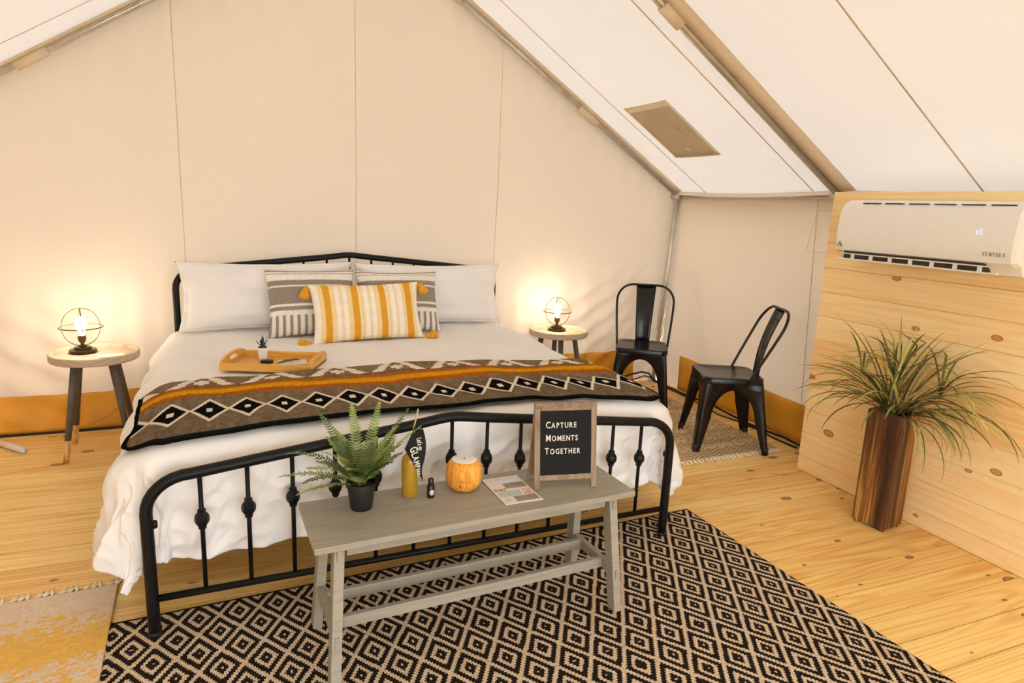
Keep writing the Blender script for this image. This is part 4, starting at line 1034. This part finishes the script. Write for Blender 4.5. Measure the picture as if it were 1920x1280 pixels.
add_blades(12, 2.9, 0.7, 0.5, 1.1, 0.28, 0.44, 1.4, 2.4)                    # towards the room
add_blades(28, -1.55, 0.5, 0.5, 1.1, 0.38, 0.58, 1.3, 2.6)                   # to the near right
add_blades(20, -1.7, 0.7, 0.2, 0.9, 0.26, 0.42, 2.4, 3.4, 0.0, (0, -0.03), 0.003)  # hanging threads
stem_pts = [((0, 0, H - 0.03), (0.0, 0.01, H + 0.10), (0.005, 0.0, H + 0.22)), ((0, 0.01, H - 0.03), (-0.02, 0.10, H + 0.09), (-0.03, 0.17, H + 0.15)), ((0, -0.01, H - 0.03), (-0.01, -0.11, H + 0.09), (0.0, -0.19, H + 0.16))]
for sp_ in stem_pts:
    obj('stem', tube([tuple(PLI @ Vector(v)) for v in sp_], [0.008, 0.007, 0.004], 8), M['blade_c'], pl)
    e_ = sp_[-1]
    for k in range(15):
        obj('leaf', blade((e_[0], e_[1], e_[2] - 0.03), random.uniform(0, 2 * PI), random.uniform(0.1, 1.3), random.uniform(0.16, 0.30), random.uniform(0.5, 2.2), 0.0055 * random.uniform(0.8, 1.2)), random.choice(mats), pl)

# ------------------------------------------------------------------ air conditioner
ac = thing('air_conditioner', 'white wall-mounted air conditioner on the board wall', 'air conditioner', (0, 0, 0))
y0, y1 = -0.592, 0.240
def ac_prof(i):   # (x, z) outline, inset i for rounded ends
    return [(2.195, 1.222), (2.060, 1.206), (2.030 + i, 1.236 + i), (2.0 + i, 1.252 + i), (1.990 + i, 1.275 + i), (1.988 + i, 1.34), (1.996 + i, 1.43 - i), (2.012 + i, 1.468 - i), (2.045 + i, 1.486 - i), (2.195, 1.492 - i)]
V, F = [], []
secs = [(y0, 0.022), (y0 + 0.006, 0.008), (y0 + 0.02, 0.0), (y1 - 0.02, 0.0), (y1 - 0.006, 0.008), (y1, 0.022)]
for yy, i in secs: V += [(x, yy, z) for x, z in ac_prof(i)]
n = 10
for s in range(len(secs) - 1):
    for k in range(n): F.append((s * n + k, s * n + (k + 1) % n, (s + 1) * n + (k + 1) % n, (s + 1) * n + k))
F += [tuple(range(n)), tuple(reversed(range((len(secs) - 1) * n, len(secs) * n)))]
body = obj('body', (V, F), M['ac_white'], ac, True, auto=0.45)
bmx = bmesh.new(); bmx.from_mesh(body.data); bmesh.ops.recalc_face_normals(bmx, faces=bmx.faces); bmx.to_mesh(body.data); bmx.free()
# louvre zone under the front panel
obj('outlet', box(2.001, 2.06, y0 + 0.12, y1 - 0.06, 1.213, 1.247), M['ac_dark'], ac, False)
obj('flap', beam((1.999, y0 + 0.06, 1.211), (1.999, y1 - 0.02, 1.211), 0.016, 0.007), M['ac_trim'], ac, False, bevel=0.002)
obj('flap', beam((1.9985, y0 + 0.10, 1.2365), (1.9985, y1 - 0.05, 1.2365), 0.010, 0.005), M['ac_trim'], ac, False, bevel=0.001)
for k in range(7):
    yy = y0 + 0.13 + k * 0.098; obj('vane', box(1.994, 2.004, yy - 0.008, yy + 0.008, 1.211, 1.237), M['ac_trim'], ac, False, bevel=0.001)
for k in range(6): obj('intake_slot', box(2.008, 2.020, y1 - 0.12 - k * 0.115 - 0.09, y1 - 0.12 - k * 0.115, 1.4700, 1.4735), M['ac_dark'], ac, False)
def ac_text(me, y, z, mat, sx=1.0):
    if not len(me.materials): me.materials.append(mat)
    o = link('lettering', me, None, ac)
    o.matrix_local = Matrix.Translation((1.9878, y, z)) @ Matrix(((0, 0, -1, 0), (-1, 0, 0, 0), (0, 1, 0, 0), (0, 0, 0, 1))) @ Matrix.Diagonal((sx, 1, 1, 1)); return o
yy = -0.468
for k, me in enumerate(T_AC):
    ac_text(me, yy, 1.277, M['ink_brown'], 0.55); yy -= 0.0125
ac_text(T_LED, -0.428, 1.358, M['ac_led'], 0.9).name = 'display'
def tri(a, b, c): return [(1.9868, p_[0], p_[1]) for p_ in (a, b, c)], [(0, 1, 2)]
lc = (0.196, 1.272)
obj('logo', join(tri((lc[0] + 0.002, lc[1] + 0.022), (lc[0] + 0.011, lc[1] + 0.008), (lc[0] + 0.004, lc[1] + 0.007)), tri((lc[0] + 0.012, lc[1] + 0.006), (lc[0] + 0.016, lc[1] - 0.002), (lc[0] + 0.004, lc[1] - 0.002)), tri((lc[0] - 0.001, lc[1] + 0.018), (lc[0] - 0.012, lc[1] - 0.002), (lc[0] - 0.002, lc[1] - 0.002))), M['ink_brown'], ac, False, solid=0.0006)

# ------------------------------------------------------------------ rugs
rug = obj('diamond_rug', prism(rrect(2.375, 1.60, 0.004, 1), 0.0, 0.0065), M['diamond'], None, False, (0.104, -0.658, 0.0006), (0, 0, 0.054)); tag(rug, 'large black and cream diamond patterned rug under the bench', 'rug')
e = 0.0035; obj('edge_binding', tube([(-1.1875 + e, -0.80 + e, 0.004), (1.1875 - e, -0.80 + e, 0.004), (1.1875 - e, 0.80 - e, 0.004), (-1.1875 + e, 0.80 - e, 0.004)], 0.0048, 6, closed=True), M['wool_black'], rug)

# left yellow rug
NX, NY = 190, 330; uu = np.linspace(0, 1, NX); vv = np.linspace(0, 1, NY); U, Vv = np.meshgrid(uu, vv, indexing='ij')
LRW, LRL = 0.80, 1.45
d_ = Vv * LRL; C = np.zeros(U.shape + (3,)); CREAM = np.array([0.74, 0.58, 0.42]); YEL = np.array([0.80, 0.47, 0.11])
mot = 0.75 * vnoise(U * 52 + d_ * 30, d_ * 95, 111) + 0.45 * vnoise(U * 110, d_ * 190, 113); mot2 = vnoise(U * 160, d_ * 160, 112)
dens = np.interp(d_ % 0.62, [0, 0.115, 0.13, 0.22, 0.265, 0.29, 0.36, 0.40, 0.45, 0.52, 0.56, 0.62], [0, 0, 0.38, 0.5, 0.7, 1, 1, 0.5, 0.4, 0.4, 0.2, 0])
f = (smooth01((dens * 2 - 1 - mot * 0.9) * 3 + 0.5) * (dens > 0.02))[..., None]
C = CREAM * (1 - f) + YEL * f; C = C * (1 + 0.10 * mot2)[..., None]
Zr_ = 0.010 + 0.002 * np.maximum(mot, 0) * (dens > 0.05)
Xl_ = (U - 1) * LRW; Yl_ = -Vv * LRL
lr = grid_obj('yellow_rug', Xl_, Yl_, Zr_, M['rug_v'], None, C, flip=True); lr.location = (-1.134, 0.318, 0.002); lr.rotation_euler = (0, 0, 0.06)
m_ = lr.modifiers.new('solid', 'SOLIDIFY'); m_.thickness = 0.006; m_.offset = -1
tag(lr, 'cream and mustard mottled cotton rug at the lower left', 'rug')
def tassel_mesh(L, bend):
    return mesh_np('fringe', *join(tube([(0, 0, 0.006), (bend * 0.3, L * 0.4, 0.006), (bend, L, 0.004)], [0.0035, 0.0055, 0.003], 6), tube([(0.004, 0, 0.006), (0.004 + bend * 0.8, L * 0.5, 0.005), (bend * 1.6, L * 0.92, 0.003)], [0.003, 0.0035, 0.002], 5)))
TM_ = [tassel_mesh(0.050, 0.010), tassel_mesh(0.056, -0.004), tassel_mesh(0.046, 0.018)]
for me in TM_: me.materials.append(M['fringe'])
for k in range(34):
    o = link('fringe', TM_[k % 3], None, lr); o.location = (-LRW + 0.012 + k * (LRW - 0.02) / 33, 0, 0)
# jute rug under the chairs
NX, NY = 200, 300; uu = np.linspace(0, 1, NX); vv = np.linspace(0, 1, NY); U, Vv = np.meshgrid(uu, vv, indexing='ij')
JW, JL = 0.76, 1.12; x_ = U * JW; y_ = Vv * JL
mod = (y_ * 6.2) % 1; loop = (mod > 0.45) & (y_ > 0.11)
chev = np.sin((y_ * 240 + np.abs(((x_ * 14) % 2) - 1) * 9)); lp = vnoise(x_ * 110, y_ * 60, 121)
C = np.zeros(U.shape + (3,)); C[:] = (0.54, 0.39, 0.22)
C = np.where(loop[..., None], np.array([0.60, 0.43, 0.23]) * (1 + 0.45 * lp)[..., None], C * (1 + 0.35 * np.sign(chev))[..., None])
Zj = 0.008 + np.where(loop, 0.006 + 0.005 * lp, 0.0)
jr = grid_obj('jute_rug', x_ - JW, y_, Zj, M['rug_v'], None, np.clip(C, 0.02, 1)); jr.location = (2.315, 0.735, 0.0015); jr.rotation_euler = (0, 0, 0.015)
m_ = jr.modifiers.new('solid', 'SOLIDIFY'); m_.thickness = 0.006; m_.offset = -1
tag(jr, 'tan woven jute rug beneath the two black chairs', 'rug')
for k in range(40):
    o = link('fringe', TM_[k % 3], None, jr); o.location = (-JW + 0.01 + k * (JW - 0.02) / 39, 0, 0); o.rotation_euler = (0, 0, PI)

# ------------------------------------------------------------------ cables and loose stick
ca = obj('power_cable', tube([(1.99, 2.262, 0.03), (2.10, 2.27, 0.05), (2.22, 2.27, 0.085), (2.33, 2.275, 0.10), (2.40, 2.27, 0.085), (2.43, 2.24, 0.03), (2.47, 2.16, 0.008), (2.49, 2.05, 0.007), (2.485, 1.9, 0.007), (2.495, 1.75, 0.007), (2.49, 1.60, 0.02), (2.47, 1.47, 0.022), (2.485, 1.33, 0.008), (2.475, 1.18, 0.007), (2.49, 1.0, 0.007), (2.475, 0.85, 0.02), (2.485, 0.72, 0.012), (2.45, 0.55, 0.008)], 0.0075, 8), M['cable']); tag(ca, 'black power cable running along the foot of the canvas side wall', 'cable')
cb = obj('power_cable', tube([(2.0, 2.255, 0.012), (2.12, 2.24, 0.03), (2.24, 2.235, 0.055), (2.34, 2.24, 0.075), (2.42, 2.225, 0.05), (2.45, 2.13, 0.007), (2.462, 1.95, 0.007), (2.45, 1.75, 0.007), (2.425, 1.55, 0.007), (2.40, 1.38, 0.008), (2.44, 1.22, 0.007), (2.45, 1.05, 0.007), (2.43, 0.88, 0.007), (2.44, 0.70, 0.007)], 0.005, 8), M['cable']); tag(cb, 'thinner black cable looping beside the corner pole and along the floor', 'cable')
ws = obj('white_rod', tube([(-1.79, 1.835, 0.018), (-1.80, 1.846, 0.018), (-2.02, 2.075, 0.018)], [0.015, 0.0165, 0.0165], 14), M['white_paint']); tag(ws, 'white painted rod lying on the floor by the left wall', 'rod')
